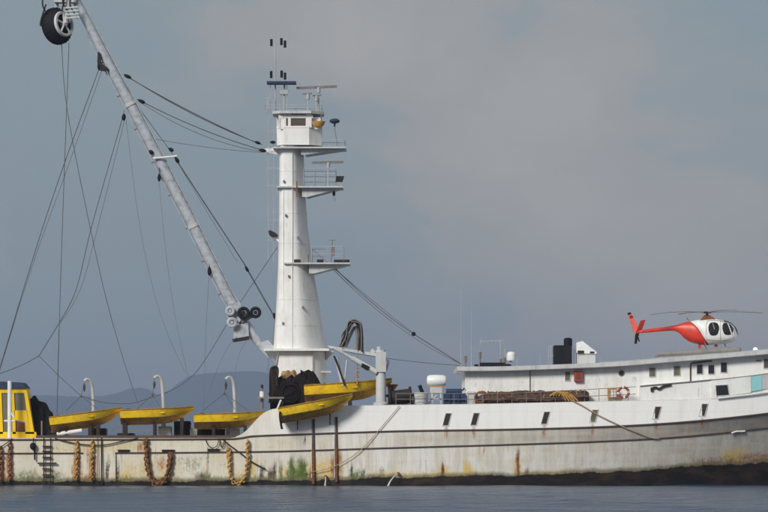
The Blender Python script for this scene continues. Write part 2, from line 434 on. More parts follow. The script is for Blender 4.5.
# rust weeps and algae: (photo column, half width px, top row, bottom row, colour, strength, fade: where it is strongest)
RU, RD, YE, AL, DK = (0.34,0.14,0.035), (0.14,0.05,0.025), (0.62,0.45,0.14), (0.075,0.125,0.018), (0.06,0.05,0.03)
STAINS = [(2,4,448,483,RU,0.9),(10,4.5,442,483,RU,0.85),(5,9,476,484,RU,0.9),(77,5,440,483,RU,0.8),(92,5,440,483,RU,0.75),(84,12,475,484,RU,0.85),
 (56,9,470,485,AL,0.55),(25,12,469,485,AL,0.6),(48,20,474,485,DK,0.6),(108,2,455,484,DK,0.5),(118,2,457,484,DK,0.5),(124,9,470,483,YE,0.7),(125,12,478,485,DK,0.6),
 (141,5,440,452,RU,0.55),(162,4,454,470,RU,0.45),(201,9,472,484,DK,0.65),(208,1.5,440,470,DK,0.25),(215,13,476,485,AL,0.6),(262,3,462,480,DK,0.6),(272,4,464,482,DK,0.65),(275,1.5,458,480,DK,0.7),
 (281,2,460,480,AL,0.6),(292,4,453,481,AL,1.1),(302,6,454,481,AL,1.25),(297,11,466,483,AL,0.95),(300,26,462,484,YE,0.55),(325,22,455,480,YE,0.55),(336,7,446,482,RU,0.75),(313,4,460,484,RU,0.6),
 (352,2,462,478,DK,0.7),(356,7,470,478,AL,0.6),(363,2.5,468,478,DK,0.7),(385,22,470,480,YE,0.6),(382,3,468,476,DK,0.4),(440,40,473,478,YE,0.7),(443,2,461,477,RU,0.9),(444,6,464,478,YE,0.6),
 (468,5,462,477,YE,0.95),(466,2,455,477,YE,0.6),(518,2.6,446,476,RU,0.95),(518,6,456,476,YE,0.55),(527,2.5,469,476,DK,0.8),(484,1.5,448,455,RU,0.5),(738,14,446,466,YE,0.75),(760,18,452,464,RU,0.6),(735,5,458,468,RU,0.55),(722,14,462,470,RU,0.35),
 (252,6,456,482,YE,0.5),(313.5,3.2,455,485,RU,1.0),(336.5,5,448,485,RU,1.0),(336.5,2.5,440,470,RD,0.6),(313,6,470,485,RD,0.7),(443,1.2,461,477,RD,0.8),(518,1.4,447,474,RD,0.8),(518,3.4,460,477,RU,0.9),(260,40,476,484,AL,0.5),(130,60,478,485,AL,0.45),(350,40,477,484,AL,0.5),(620,60,468,476,DK,0.25),(720,40,455,468,RD,0.35),(555,40,470,476,YE,0.35),(225,6,440,450,DK,0.4),(205,5,471,484,AL,0.5),(446,2.2,423.5,438,RU,0.42),(474,2.2,423.5,438,RU,0.42),(544,2.2,423,437,RU,0.42),(593,2.2,421,435,RU,0.42),(656,2.2,418,432,RU,0.42),(703,2.2,415,429,RU,0.42),(240,8,470,483,YE,0.4),(190,14,455,470,AL,0.12),(150,30,455,482,YE,0.25),(95,60,440,452,YE,0.25),(270,2,434,448,DK,0.12),(305,1.0,437,444,DK,0.8)]
blotch2 = t.noise(p_, 1.3, 5, 0.65, (1, 1, 0.7))
jig = t.math('MULTIPLY', t.math('SUBTRACT', streak2, 0.5), 0.35)
XX = t.math('ADD', HX, jig)
STAINS.sort(key=lambda q: {YE: 0, RU: 1, AL: 2}.get(q[4], 3))
for (cx, hw, ty, by, cc, st) in STAINS:
    d = t.math('ABSOLUTE', t.math('SUBTRACT', t.math('ADD', XX, t.math('MULTIPLY', t.math('SUBTRACT', blotch2, 0.5), hw/PPM*2.4)), (cx-384)/PPM), 0)
    fx = t.ss(d, hw/PPM*1.15, hw/PPM*0.35)
    zt_, zb_ = (486-ty)/PPM, (486-by)/PPM
    fz = t.ss(t.math('ADD', HZ, t.math('MULTIPLY', t.math('SUBTRACT', streak2, 0.5), 1.3)), zt_+0.12, zt_*0.55+zb_*0.45)
    if zb_ > 0.8: fz = t.math('MULTIPLY', fz, t.ss(HZ, zb_-0.25, zb_+0.3))
    f = t.math('MULTIPLY', fx, t.math('MULTIPLY', fz, t.math('ADD', t.math('MULTIPLY', t.ss(t.math('ADD', t.math('MULTIPLY', fine, 0.5), t.math('MULTIPLY', streak2, 0.5)), 0.38, 0.60), 0.75), st*0.9-0.24, clamp=True)), clamp=True)
    col = t.mix(t.math('MULTIPLY', f, lowd) if ty > 424 else f, col, cc)
# bottom paint and weed along the water
bj = t.math('ADD', boot, t.math('MULTIPLY', t.math('SUBTRACT', t.noise(p_, 1.1, 5, 0.6, (1.0,1,0.6)), 0.5), 0.55))
col = t.mix(t.math('MULTIPLY', t.ss(bj, 0.34, 0.04), 0.85), col, t.mix(t.ss(fine, 0.4, 0.65), (0.09, 0.085, 0.035), (0.27, 0.21, 0.10)))
col = t.mix(t.ss(bj, 0.05, -0.03), col, t.mix(t.ss(t.noise(p_, 1.4, 5, 0.6, (0.6,1,1.4)), 0.42, 0.72), (0.009, 0.007, 0.006), (0.040, 0.024, 0.014)))
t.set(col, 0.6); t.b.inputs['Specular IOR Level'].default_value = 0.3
dent = t.noise(p_, 0.9, 3, 0.5, (1, 1, 1))
t.bump(t.math('ADD', t.math('MULTIPLY', dent, 0.9), t.math('MULTIPLY', fine, 0.10)), 0.35, 0.06)
M['hull'] = t.m

def build_hull():
    stations = [(-70 + i*6.0) for i in range(int((1010+70)/6)+1)]
    names = ['keel', 'wl', 'boot', 'L2', 'L1', 'top']
    verts = []; faces = []; A = {'above': [], 'below_deck': [], 'boot': [], 'fwd': []}
    def zof(px, k): return {'keel': -1.6, 'wl': 0.0, 'boot': zt(BOOT, px), 'L2': zt(L2, px), 'L1': zt(L1, px), 'top': max(zt(TOP, px), zt(L1, px)+0.05)}[k]
    for sgn in (0, 1):
        for a, b in zip(names, names[1:]):
            sub = 4
            row0 = len(verts)
            for px in stations:
                ya, yb = side(px, a), side(px, b)
                if sgn: ya, yb = 2*CL-ya, 2*CL-yb
                for j in range(sub+1):
                    k = j/sub
                    z = zof(px, a) + (zof(px, b)-zof(px, a))*k
                    verts.append(((px-384)/PPM, ya + (yb-ya)*k, z))
                    A['above'].append(1.0 if b == 'top' else 0.0)
                    # aft of the break the bulwark is as stained as the side
                    A['below_deck'].append(1.0 if b != 'top' else max(0.0, min(1.0, (285-px)/60)))
                    A['boot'].append(z - zt(BOOT, px))
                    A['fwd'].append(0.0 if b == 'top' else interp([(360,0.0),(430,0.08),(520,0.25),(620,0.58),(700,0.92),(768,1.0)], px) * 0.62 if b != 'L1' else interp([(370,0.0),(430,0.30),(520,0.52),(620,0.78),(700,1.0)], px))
            w_ = sub+1
            for i in range(len(stations)-1):
                for j in range(sub):
                    f = (row0+i*w_+j, row0+(i+1)*w_+j, row0+(i+1)*w_+j+1, row0+i*w_+j+1)
                    faces.append(f if not sgn else f[::-1])
    # inner bulwark, cap and decks
    def addv(p): 
        verts.append(p); A['above'].append(1.0); A['below_deck'].append(0.0); A['boot'].append(3.0); A['fwd'].append(0.0); return len(verts)-1
    for sgn in (0, 1):
        prev = None
        for px in stations:
            y = side(px, 'top'); zt_ = zof(px, 'top'); zd = zof(px, 'L1') - 0.25 if px < 245 else zt_ - 0.75
            th = min(0.14, CL-0.01-y)
            f = (lambda v: 2*CL-v) if sgn else (lambda v: v)
            xx = (px-384)/PPM
            cur = [addv((xx, f(y), zt_)), addv((xx, f(y+th), zt_)), addv((xx, f(y+th), zd)), addv((xx, CL, zd))]
            if prev:
                for j in range(3):
                    q = (prev[j], cur[j], cur[j+1], prev[j+1]); faces.append(q if not sgn else q[::-1])
            prev = cur
    px = stations[0]; n_ = []
    for k in names: n_.append(addv(((px-384)/PPM, side(px, k), zof(px, k))))
    for k in names[::-1]: n_.append(addv(((px-384)/PPM, 2*CL-side(px, k), zof(px, k))))
    faces.append(tuple(n_[::-1]))
    mb = MB(); mb.v = [Vector(v) for v in verts]; mb.f = faces
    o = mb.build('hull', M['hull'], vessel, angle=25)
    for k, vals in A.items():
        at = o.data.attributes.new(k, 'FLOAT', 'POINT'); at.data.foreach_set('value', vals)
    return o
hull = build_hull()

def rub(tab, a, b, r, k=0.03):
    pts = []; px = a
    while px < b: pts.append(near(px, tab, k)); px += 8
    pts.append(near(b, tab, k))
    MB().tube(pts, r, 6).build('rub_rail', M['dark_rail'], hull)
rub(L1, -70, 1000, 0.055)
rub(L2, -70, 83, 0.05); rub(L2, 115, 1000, 0.05)
for tab in (L1, L2):
    pts = [Vector((p.x, 2*CL - p.y, p.z)) for p in (near(px, tab, 0.03) for px in range(-70, 1000, 10))]
    MB().tube(pts, 0.055, 6).build('rub_rail', M['dark_rail'], hull)
# bulwark cap
MB().tube([near(px, TOP, -0.06) + Vector((0,0,0.01)) for px in range(236, 1000, 6)], 0.035, 6).build('bulwark_cap', M['grey_white'], hull)
# freeing ports: a steel rim round a flat panel, shade painted into its colour
for px, py, m_ in ((447,419.5,'hole_shade'),(475,419.2,'hole_shade'),(545.5,418,'hole_shade'),(594,416,'olive'),(657,412.8,'hole_shade'),(704,410,'hole_shade')):
    y = sinterp(YS, px)
    def par(w_, h_, k=1.6): return [(px-w_-k, py+h_), (px+w_-k, py+h_), (px+w_+k, py-h_), (px-w_+k, py-h_)]
    rim = MB(); o_, i_ = par(3.3, 6.6), par(2.6, 5.9)
    yo = y - 0.03
    n = 4
    vs = [(X(a), yo, Z(b)) for a, b in o_] + [(X(a), yo, Z(b)) for a, b in i_] + [(X(a), y+0.08, Z(b)) for a, b in o_] + [(X(a), y+0.005, Z(b)) for a, b in i_]
    fs = []
    for i in range(4):
        j = (i+1) % 4
        fs += [(i, j, 4+j, 4+i), (4+i, 4+j, 12+j, 12+i), (8+i, 8+j, j, i)]
    rim.add(vs, fs)
    port = rim.build('freeing_port', M['grey_white'], hull, smooth=False)
    q = MB(); q.add([(X(a), y-0.006, Z(b)) for a, b in par(2.62, 5.92)], [(0,1,2,3)])
    q.ppx(par(2.5, 0.25, 0.06), y-0.02, y-0.008)
    q.build('opening', M[m_], port, smooth=False)
# scupper slots with small ledges on the after side
for px, py, ww in ((123.5,451.6,5.5),(168,451.6,6),(213.5,450.8,5.8)):
    s = MB(); s.bpx(px-ww, py-1.2, px+ww, py+1.2, -0.06, 0.02); s.bpx(px-ww-0.5, py-1.9, px+ww+0.5, py-1.2, -0.12, 0.02)
    s.build('scupper', M['dark'], hull, smooth=False)
s = MB(); s.bpx(115.5, 454, 116.2, 481, -0.03, 0.03); s.build('draft_strip', M['dark_rail'], hull, smooth=False)
# vertical half-round fender posts
for px, y0, y1 in ((313.6,419,484),(336.5,417,484)):
    f = MB()
    pts = [Vector((X(px), -0.03, Z(y))) for y in range(int(y0), int(y1)+1, 5)]
    f.tube(pts[:7], 0.075, 8); f.build('fender_post', M['dark_rail'], hull); MB().tube(pts[6:], 0.085, 8).build('fender_post', M['rust_dark'], hull)
    MB().tube([Vector((X(px-2.0), -0.01, Z(y))) for y in (y0, y1-6)], 0.035, 6).build('pipe', M['grey_white'], hull)

# ------------------------------------------------------------------ upper works
# roof fascia bottom line, and the top of the upper bulwark forward
ROOF = [(457,371.2),(500,371),(560,369),(618,366.5),(668,362.5),(720,358.5),(768,354.3),(830,349)]
UPB = [(560,398),(640,386.5),(668,384),(700,381.2),(750,376),(768,373.5),(830,366)]
YW = 1.3
house = MB()
top = [(px, sinterp(ROOF, px)) for px in range(465, 831, 15)]
house.ppx([(465,408)] + top + [(825,400),(640,408)], YW, 2*CL-YW)
house = house.build('deckhouse', M['white'], vessel, smooth=False)
r_ = MB(); rt = [(px, sinterp(ROOF, px)) for px in range(457, 831, 17)]
r_.ppx([(a, b) for a, b in rt] + [(a, b-4.6) for a, b in rt[::-1]], YW-0.55, 2*CL-YW+0.55)
roof = r_.build('roof', M['grey_white'], house, smooth=False)
s = MB(); s.ppx([(a, b+0.3) for a, b in rt] + [(a, b-0.5) for a, b in rt[::-1]], YW-0.60, YW-0.553); s.build('drip_edge', M['rail'], house, smooth=False)
MB().bpx(529.4, 371, 530.4, 401, YW-0.06, YW-0.005).build('downpipe', M['rail'], house, smooth=False)
def window(px0, py0, px1, py1, y, parent, glass='glass', fr=0.55, frame='grey_white', name='window'):
    w_ = MB()
    for a in ((px0-fr, py0-fr, px1+fr, py0), (px0-fr, py1, px1+fr, py1+fr), (px0-fr, py0, px0, py1), (px1, py0, px1+fr, py1)):
        w_.bpx(*a, y-0.05, y-0.003)
    o = w_.build(name, M[frame], parent, smooth=False)
    MB().bpx(px0+0.01, py0+0.01, px1-0.01, py1-0.01, y-0.012, y-0.004).build('pane', M[glass], o, smooth=False)
    return o
window(565.3,372,570,380.5,YW,house,'olive')
window(649.5,368,655.3,376.5,YW,house,'olive'); window(674,366.2,680,375.5,YW,house,'olive')
window(697,364.6,702.5,373.8,YW,house); window(708.5,365.2,714.2,373.8,YW,house); window(721,362.6,726.8,372.3,YW,house)
window(756,360.2,761,361.2,YW,house); window(764,359,772,368,YW,house,'glass_brown'); window(786,356,796,366,YW,house)
# arched dark pipe round the door forward
MB().tube(spline([P(690.5,382,YW-0.05), P(690.5,372,YW-0.05), P(690.6,366,YW-0.05), P(692,363.4,YW-0.05), P(697,362.6,YW-0.05), P(712,361,YW-0.05)]), 0.045, 6).build('hose', M['dark_rail'], house)
# porthole
c = P(621.5,373.2,YW-0.01)
p_o = MB().torus(c, (0,1,0), 0.17, 0.035).build('porthole', M['rail'], house)
MB().cyl(c, c+Vector((0,-0.02,0)), 0.16, n=20).build('pane', M['glass'], house)
# upper bulwark / bridge wing on the ship's side forward
ub = MB(); q = [(px, sinterp(UPB, px)) for px in range(712, 831, 7)]
def upy(px): return sinterp(YS, px) - 0.02
vs = []; n = len(q)
for px, py in q:
    vs += [(X(px), upy(px), zt(TOP, px)-0.02), (X(px), upy(px), Z(py)), (X(px), upy(px)+0.12, Z(py)), (X(px), upy(px)+0.12, zt(TOP, px)-0.4)]
fs = [(i*4+j, (i+1)*4+j, (i+1)*4+j+1, i*4+j+1) for i in range(n-1) for j in range(3)] + [(0,1,2,3)]
ub.add(vs, fs)
upb = ub.build('upper_bulwark', M['white'], vessel)
MB().tube([(X(px), upy(px), Z(py)) for px, py in q], 0.03, 6).build('cap_rail', M['rail'], upb)
q2 = [(px, sinterp(UPB, px)) for px in range(640, 716, 6)]
lw = MB(); lw.ppx([(px, py) for px, py in q2] + [(712,404),(640,404)], 0.62, YW+0.1); lw.build('lower_house_wall', M['white'], house, smooth=False)
MB().tube([P(px, py-0.2, 0.58) for px, py in q2], 0.04, 6).build('wall_ledge', M['rail'], house)
# wing panel, slightly proud, with its dark window, turquoise panel and ledge
wp = MB(); a, b = 717.5, 752
def wq(px, py, k): return (X(px), upy(px)-k, Z(py))
def slab(mb, pts, k0, k1):
    vs = [wq(x, y, k1) for x, y in pts] + [wq(x, y, k0) for x, y in pts]; n = len(pts)
    return mb.add(vs, [tuple(range(n)), tuple(range(2*n-1, n-1, -1))] + [(i, i+n, (i+1)%n+n, (i+1)%n) for i in range(n)])
slab(wp, [(719,397),(735,395),(752,392.6),(752,376.2),(735,378),(716,380.2)], 0.0, 0.10)
wing = wp.build('bridge_wing', M['white'], vessel, smooth=False)
gl = MB(); slab(gl, [(717,395.6),(729.6,394.8),(728,385.0),(716.2,385.6)], 0.10, 0.112); gl.build('window', M['glass'], wing, smooth=False)
gl = MB()
for e_ in ([(716.2,396.4),(730.4,395.6),(730,394.9),(716.8,395.7)], [(715.6,385.6),(728.8,384.9),(728.4,384.2),(715.4,384.9)], [(728.9,384.6),(730.3,395.2),(729.7,395.2),(728.2,384.9)], [(715.8,385.2),(716.6,396),(717.2,396),(716.4,385.2)]):
    slab(gl, e_, 0.10, 0.13)
gl.build('window_frame', M['grey_white'], wing, smooth=False)
tq = MB(); slab(tq, [(752.2,391.5),(763,389.6),(763,374.8),(752.2,376.4)], 0.0, 0.08); tq.build('turquoise_panel', M['turq'], wing, smooth=False)
tq = MB(); slab(tq, [(763.2,389.4),(800,384),(800,370),(763.2,374.6)], 0.0, 0.06); tq.build('wing_door', M['grey_white'], wing, smooth=False)
ld = MB().tube([Vector(wq(px, sinterp([(718,398.2),(768,392.2),(830,381)], px), 0.14)) for px in range(718, 830, 8)], 0.06, 6).build('ledge', M['white'], wing)

# side railing along the boat deck and forward walkway
rl = MB()
def rail_line(tabs, a, b, step, y, mat, posts=True, bottom=None, r=0.022):
    m_ = MB()
    for tb in tabs:
        m_.tube([P(px, sinterp(tb, px), y) for px in range(a, b+1, 6)], r, 5)
    if posts:
        px = a
        while px <= b:
            m_.cyl(P(px, sinterp(tabs[0], px), y), P(px, bottom if bottom else sinterp(TOP, px)+1, y), r, n=5); px += step
    return m_.build('railing', mat, vessel)
rail_line([[(396,393.5),(460,393.5),(500,393.8),(560,391),(640,386.5),(668,383.6)], [(396,399.3),(500,399.2),(560,397.5),(640,394)]], 396, 640, 14.5, 0.28, M['rail'])
# deck edge strip (dark) under the mid-ship machinery
MB().bpx(384, 404.4, 466, 406, 0.16, 0.6).build('deck_coaming', M['dark_rail'], vessel, smooth=False)

# ------------------------------------------------------------------ mast
YM = CL
def srect(px0, px1, py, hd, n=40, e=3.3):
    a, b, z = X(px0,YM), X(px1,YM), Z(py, YM)
    half = [(0,-0.45),(0.012,-0.62),(0.05,-0.86),(0.12,-0.97),(0.2,-1.0),(0.46,-1.0),(0.55,-0.985),(0.63,-0.92),(0.70,-0.81),(0.80,-0.60),(0.90,-0.36),(0.97,-0.17),(1.0,0.0)] if e < 4 else [(0,-0.9),(0.02,-0.98),(0.05,-1.0),(0.70,-1.0),(0.74,-0.98),(1.0,-0.45),(1.0,0.0)]
    ring = half + [(u, -v) for u, v in half[-2::-1]]
    return [(a+(b-a)*u, YM + hd*v, z) for u, v in ring]
col_ = MB().loft([srect(l, r, y, hd) for y, l, r, hd in ((352,273.5,326,1.9),(340,274.3,324.5,1.86),(300,276.8,318.5,1.7),(262,278.3,312,1.55),(225,279.2,307.6,1.4),(190,279.4,305,1.3),(147,279.6,303.5,1.2))])
mast = col_.build('mast', M['mast'], vessel, angle=70)
def mring(py):
    tb = ((352,273.5,326,1.9),(340,274.3,324.5,1.86),(300,276.8,318.5,1.7),(262,278.3,312,1.55),(225,279.2,307.6,1.4),(190,279.4,305,1.3),(147,279.6,303.5,1.2))
    l, r, h = (interp([(q[0], q[k]) for q in tb[::-1]], py) for k in (1, 2, 3))
    return srect(l-0.25, r+0.25, py, h+0.014)
for py in (326, 300, 244, 214, 172):
    MB().loft([mring(py+0.35), mring(py-0.35)]).build('weld_band', M['mast'], mast)
MB().tube([P(292.2, y, YM - interp([(147,1.2),(352,1.9)], y) - 0.03) for y in (350, 300, 262, 200, 152)], 0.022, 6).build('conduit', M['mast'], mast)
MB().tube([P(283.5, y, YM - interp([(147,1.17),(352,1.86)], y) - 0.01) for y in (350, 300, 262, 200, 188)], 0.018, 6).build('conduit', M['mast'], mast)
for px, py in ((285,214),(283,180),(297,236),(288,275),(302,306),(282,322)):
    MB().bpx(px, py, px+1.6, py+2.2, YM - interp([(147,1.2),(352,1.9)], py) - 0.12, YM-1.0).build('junction_box', M['rail'], mast, smooth=False)
tr = MB().loft([srect(l, r, y, hd, e=5) for y, l, r, hd in ((408,278,327,1.8),(352,277,326,1.8))])
tr.build('mast_trunk', M['mast'], mast, angle=50)
s = MB(); s.bpx(312, 352, 313, 392, YM-1.84, YM-1.7); s.bpx(319, 371, 331, 372.6, YM-1.2, YM-0.6); s.build('trim', M['grey_white'], mast, smooth=False)
pl = MB(); pl.bpx(264, 348.5, 329, 350.8, YM-2.3, YM+2.3); pl.build('ledge_platform', M['mast'], mast, smooth=False)
for yy in (-0.9, 0.85): MB().ppx([(266,351),(278,351),(278,366)], YM+yy, YM+yy+0.05).build('bracket', M['mast'], mast, smooth=False)
br = MB(); br.ppx([(326,351),(334,351),(326,360)], YM-0.9, YM+0.9); br.build('bracket', M['grey_white'], mast, smooth=False)

def platform(py, x0, x1, mx, drop, hw=1.3, th=1.5):
    p = MB(); p.bpx(x0, py, x1, py+th, YM-hw, YM+hw); po = p.build('platform', M['grey_white'], mast, smooth=False)
    b_ = MB()
    for yy in (-hw*0.75, hw*0.7):
        b_.ppx([(mx-3, py+th), (x1-2, py+th), (x1-4, py+th+1.2), (mx+2, py+th+drop), (mx-3, py+th+drop)], YM+yy, YM+yy+0.06)
    b_.ppx([(mx+1, py+th+drop*0.86), (x1-5, py+th+0.9), (x1-4, py+th+1.2), (mx+2, py+th+drop)], YM-hw*0.75+0.06, YM+hw*0.7)
    b_.build('platform_bracket', M['grey_white'], mast, smooth=False)
    return po
platform(146.6, 273, 346, 304, 6.5, hw=1.62)
platform(186, 277, 343, 305, 9.5, hw=1.5)
platform(262.5, 284, 350, 312, 9.5, hw=1.75)
def rail_rect(x0, x1, py, hgt, hw, rails, step=0.9, left=True):
    m_ = MB(); z = Z(py, YM)
    a, b = X(x0, YM), X(x1, YM)
    pts = [Vector((a, YM-hw, z)), Vector((b, YM-hw, z)), Vector((b, YM+hw, z)), Vector((a, YM+hw, z))]
    if left: pts.append(pts[0])
    railing(m_, pts, hgt, rails, step, 0.017)
    return m_.build('railing', M['rail_light'], mast)
rail_rect(304, 336, 186, 1.05, 1.45, (0.33, 0.66, 1.0), 0.75, left=False)
rail_rect(312, 344, 262.5, 0.95, 1.7, (0.5, 1.0), 1.0, left=False)
rail_rect(322, 345, 146.6, 0.35, 1.2, (1.0,), 2.0, left=False)
rail_rect(266, 322, 112.6, 0.4, 1.5, (0.5, 1.0), 0.9)
# ladder with its cage up the after side of the mast
ld = MB()
for xx in (268.2, 273.6):
    ld.tube([P(xx, y, YM-0.25) for y in (262, 200, 150, 98)], 0.018, 5); ld.tube([P(xx, y, YM+0.25) for y in (262, 150, 98)], 0.014, 5)
y = 262
while y > 100:
    ld.cyl(P(273.6, y, YM-0.25), P(273.6, y, YM+0.25), 0.014, n=5); ld.cyl(P(273.6, y, YM-0.25), P(279.5, y, YM-0.25), 0.012, n=5) if int(y) % 4 == 0 else None
    y -= 5
for y in (132, 141, 169, 186, 220, 240):
    ld.cyl(P(268.2, y, YM-0.25), P(279.5, y, YM-0.25), 0.02, n=5); ld.cyl(P(268.2, y, YM+0.25), P(279.5, y, YM+0.25), 0.02, n=5); ld.cyl(P(268.2, y, YM-0.25), P(268.2, y, YM+0.25), 0.016, n=5)
for y in (168, 130):
    ld.cyl(P(266, y, YM-0.6), P(280, y, YM-0.6), 0.018, n=5); ld.cyl(P(266, y+18, YM-0.6), P(280, y+18, YM-0.6), 0.02, n=5); ld.cyl(P(266.5, y, YM-0.6), P(266.5, y+18, YM-0.6), 0.018, n=5)
ld.build('ladder', M['rail_light'], mast)
# crow's nest: lower wall, corner posts round open windows, roof
def oct_ring(x0, x1, py, hd, c=0.5):
    a, b, z = X(x0,YM), X(x1,YM), Z(py,YM)
    return [(a+c,YM-hd,z),(b-c*1.6,YM-hd,z),(b,YM-hd+c*1.6,z),(b,YM+hd-c*1.6,z),(b-c*1.6,YM+hd,z),(a+c,YM+hd,z),(a,YM+hd-c,z),(a,YM-hd+c,z)]
nest = MB().loft([oct_ring(277.5, 322, 146.4, 1.45), oct_ring(277, 322, 129.2, 1.45)]).build('lookout_cabin', M['mast'], mast, smooth=False)
HD = 1.45
def post(x0, x1, y0, y1): MB().box(x0, x1, y0, y1, Z(129.2,YM), Z(115.5,YM)).build('window_post', M['mast'], mast, smooth=False)
for a_, b_ in ((279.2,280.4),(285,286.6),(288.5,291.2),(306.2,312)):
    post(X(a_,YM), X(b_,YM), YM-HD, YM-HD+0.12); post(X(a_,YM), X(b_,YM), YM+HD-0.12, YM+HD)
for yy in (-HD+0.55, HD-0.67):
    post(X(277.1,YM), X(278.3,YM), YM+yy, YM+yy+0.12); post(X(320.6,YM), X(321.8,YM), YM+yy, YM+yy+0.12)
MB().bpx(279.2, 115, 313, 118, YM-HD+0.002, YM-HD+0.11).build('window_header', M['mast'], mast, smooth=False)
MB().loft([oct_ring(276.8, 322.2, 129.6, 1.47), oct_ring(276.8, 322.2, 127.6, 1.47)]).build('cabin_sill', M['mast'], mast, smooth=False)
MB().bpx(291.2, 118, 306.2, 129.1, YM-HD+0.05, YM-HD+0.08).build('pane', M['glass_brown'], mast, smooth=False)
MB().bpx(286.6, 118, 288.5, 129.1, YM-HD+0.05, YM-HD+0.08).build('pane', M['glass_brown'], mast, smooth=False)
MB().bpx(280.4, 118, 285, 129.1, YM-HD+0.03, YM-HD+0.08).build('shutter', M['white'], mast, smooth=False)
MB().bpx(309, 118, 320.5, 129.1, YM-HD+0.32, YM+HD-0.3).build('cabin_locker', M['mast'], mast, smooth=False)
rf = MB(); rf.loft([oct_ring(273, 324, 115.4, 1.75), oct_ring(273, 324, 112.8, 1.75)]); rf.build('cabin_roof', M['grey_white'], mast, smooth=False)
# amber lamp in its bucket, blue dish
a = P(318.5, 124, YM-1.75)
lamp = MB().tube([a+Vector((0,0,k)) for k in (-0.26,-0.22,-0.05,0.16,0.18)], [0.08,0.2,0.36,0.42,0.3], 16).build('searchlight', M['lens'], mast)
MB().cyl(a, a+Vector((0,0.4,0)), 0.08).cyl(a+Vector((-0.45,0,0.16)), a+Vector((0.47,0,0.16)), 0.03).build('lamp_bracket', M['rail'], mast)
a = P(334.6, 121, YM-0.5)
MB().ell((a.x, a.y, a.z), (0.33, 0.33, 0.17)).cyl(a, P(334.6, 126.5, YM-0.5), 0.06).cyl(P(334.6,126.5,YM-0.5), P(337.5,146.5,YM-0.5), 0.012).build('antenna_dish', M['navy'], mast)
# radars
def radar(bx0, bx1, by0, by1, px, base, parent, y=YM, thick=0.07, leg=0.05):
    m_ = MB()
    a, b = P(bx0, by0, y), P(bx1, by1, y)
    m_.hexa([a+Vector((0,-.1,-thick)), b+Vector((0,-.1,-thick)), b+Vector((0,.1,-thick)), a+Vector((0,.1,-thick)), a+Vector((0,-.1,thick)), b+Vector((0,-.1,thick)), b+Vector((0,.1,thick)), a+Vector((0,.1,thick))])
    m_.build('radar_scanner', M['rail'], parent, smooth=False)
    m_ = MB(); c_ = P(px, (by0+by1)/2, y)
    m_.cyl(c_ - Vector((0,0,0.35)), c_, 0.12); m_.cyl(P(px, base, y), c_ - Vector((0,0,0.3)), leg, n=8)
    m_.build('radar_pedestal', M['rail_light'], parent)
radar(312, 343.5, 162.6, 162, 328.2, 186, mast, YM-0.6)
radar(296.5, 337, 88, 86.3, 318.5, 112.8, mast, YM)
radar(302.5, 312, 94, 93.4, 308, 112.8, mast, YM-0.7, 0.04, 0.035)
radar(313, 321.5, 95.6, 95, 316.5, 112.8, mast, YM-0.4, 0.04, 0.035)
m_ = MB(); m_.cyl(P(331,262,YM-0.5), P(332.5,240,YM-0.5), 0.03, n=6); m_.cyl(P(328.5,240,YM-0.5), P(336,240,YM-0.5), 0.02, n=5); m_.bpx(331,247,335,256,YM-0.6,YM-0.4)
MB().cyl(P(308,262,YM-1.2),P(308,254,YM-1.2),0.05).build('instrument_stub', M['rail'], mast)
m_.build('instrument_post', M['rail'], mast)
for px in (297, 320):
    MB().bpx(px-3, 259.4, px+3.4, 262.4, YM-1.72, YM-1.3).build('deck_box', M['dark'], mast, smooth=False)
MB().bpx(334, 259.6, 349.5, 262.4, YM-1.3, YM-0.5).build('floodlight', M['dark'], mast, smooth=False)
m_ = MB(); m_.ppx([(335,181.5),(342.5,181.5),(344,176),(336.4,176)], YM-1.2, YM-0.7); m_.build('floodlight', M['dark'], mast, smooth=False)
m_ = MB(); m_.ppx([(272.4,236),(280,243.5),(281.5,241.6),(274.5,233.6)], YM-0.6, YM-0.5); m_.build('lamp_bracket', M['white'], mast, smooth=False)
m_ = MB(); m_.ppx([(268.2,231.2),(270,230),(275,232.4),(278.2,235),(277.4,236.6),(272,237.2),(269.4,235)], YM-0.8, YM-0.4); m_.build('floodlight', M['dark'], mast, smooth=False)
m_ = MB(); m_.cyl(P(333.8,188,YM-0.8), P(334,192,YM-0.8), 0.03); m_.ell(P(333.9,193.6,YM-0.8), (0.1,0.1,0.16)); m_.cyl(P(334,195,YM-0.8), P(335,201,YM-0.8), 0.012, n=5); m_.build('hanging_light', M['dark'], mast)
s = MB(); s.bpx(296.2,181,297.2,197,YM-1.56,YM-1.505); s.build('rust_pipe', M['rust'], mast, smooth=False)
# signal pole with navigation lights
m_ = MB(); m_.cyl(P(275.4,112.5,YM), P(275.4,36.5,YM), 0.055, 0.035, n=8)
for y in (43, 75): m_.cyl(P(271.4,y,YM), P(285.4,y,YM), 0.022, n=5)
m_.cyl(P(270.5,112,YM), P(270.2,84,YM), 0.025, n=5); m_.cyl(P(284,112,YM), P(284.5,82,YM), 0.06, n=6); m_.cyl(P(287,112,YM), P(287,82,YM), 0.02, n=5); m_.cyl(P(275,98,YM), P(290,90,YM), 0.02, n=5); m_.bpx(280,90,288,94,YM-.2,YM+.2)
m_.cyl(P(267,112,YM), P(267.4,98,YM), 0.03, n=5); m_.cyl(P(265,98,YM), P(270.5,98,YM), 0.03, n=5)
m_.build('signal_pole', M['rail_light'], mast)
MB().bpx(266.8, 81, 296, 83.4, YM-0.5, YM+0.5).build('signal_shelf', M['navy'], mast, smooth=False)
for px, py in ((271.4,42.5),(281.4,41.5),(285,44),(271.2,74.5),(281.6,74),(285,76)):
    MB().cyl(P(px, py+3.5, YM), P(px, py-3.5, YM), 0.085, n=10).build('navigation_light', M['black'], mast)

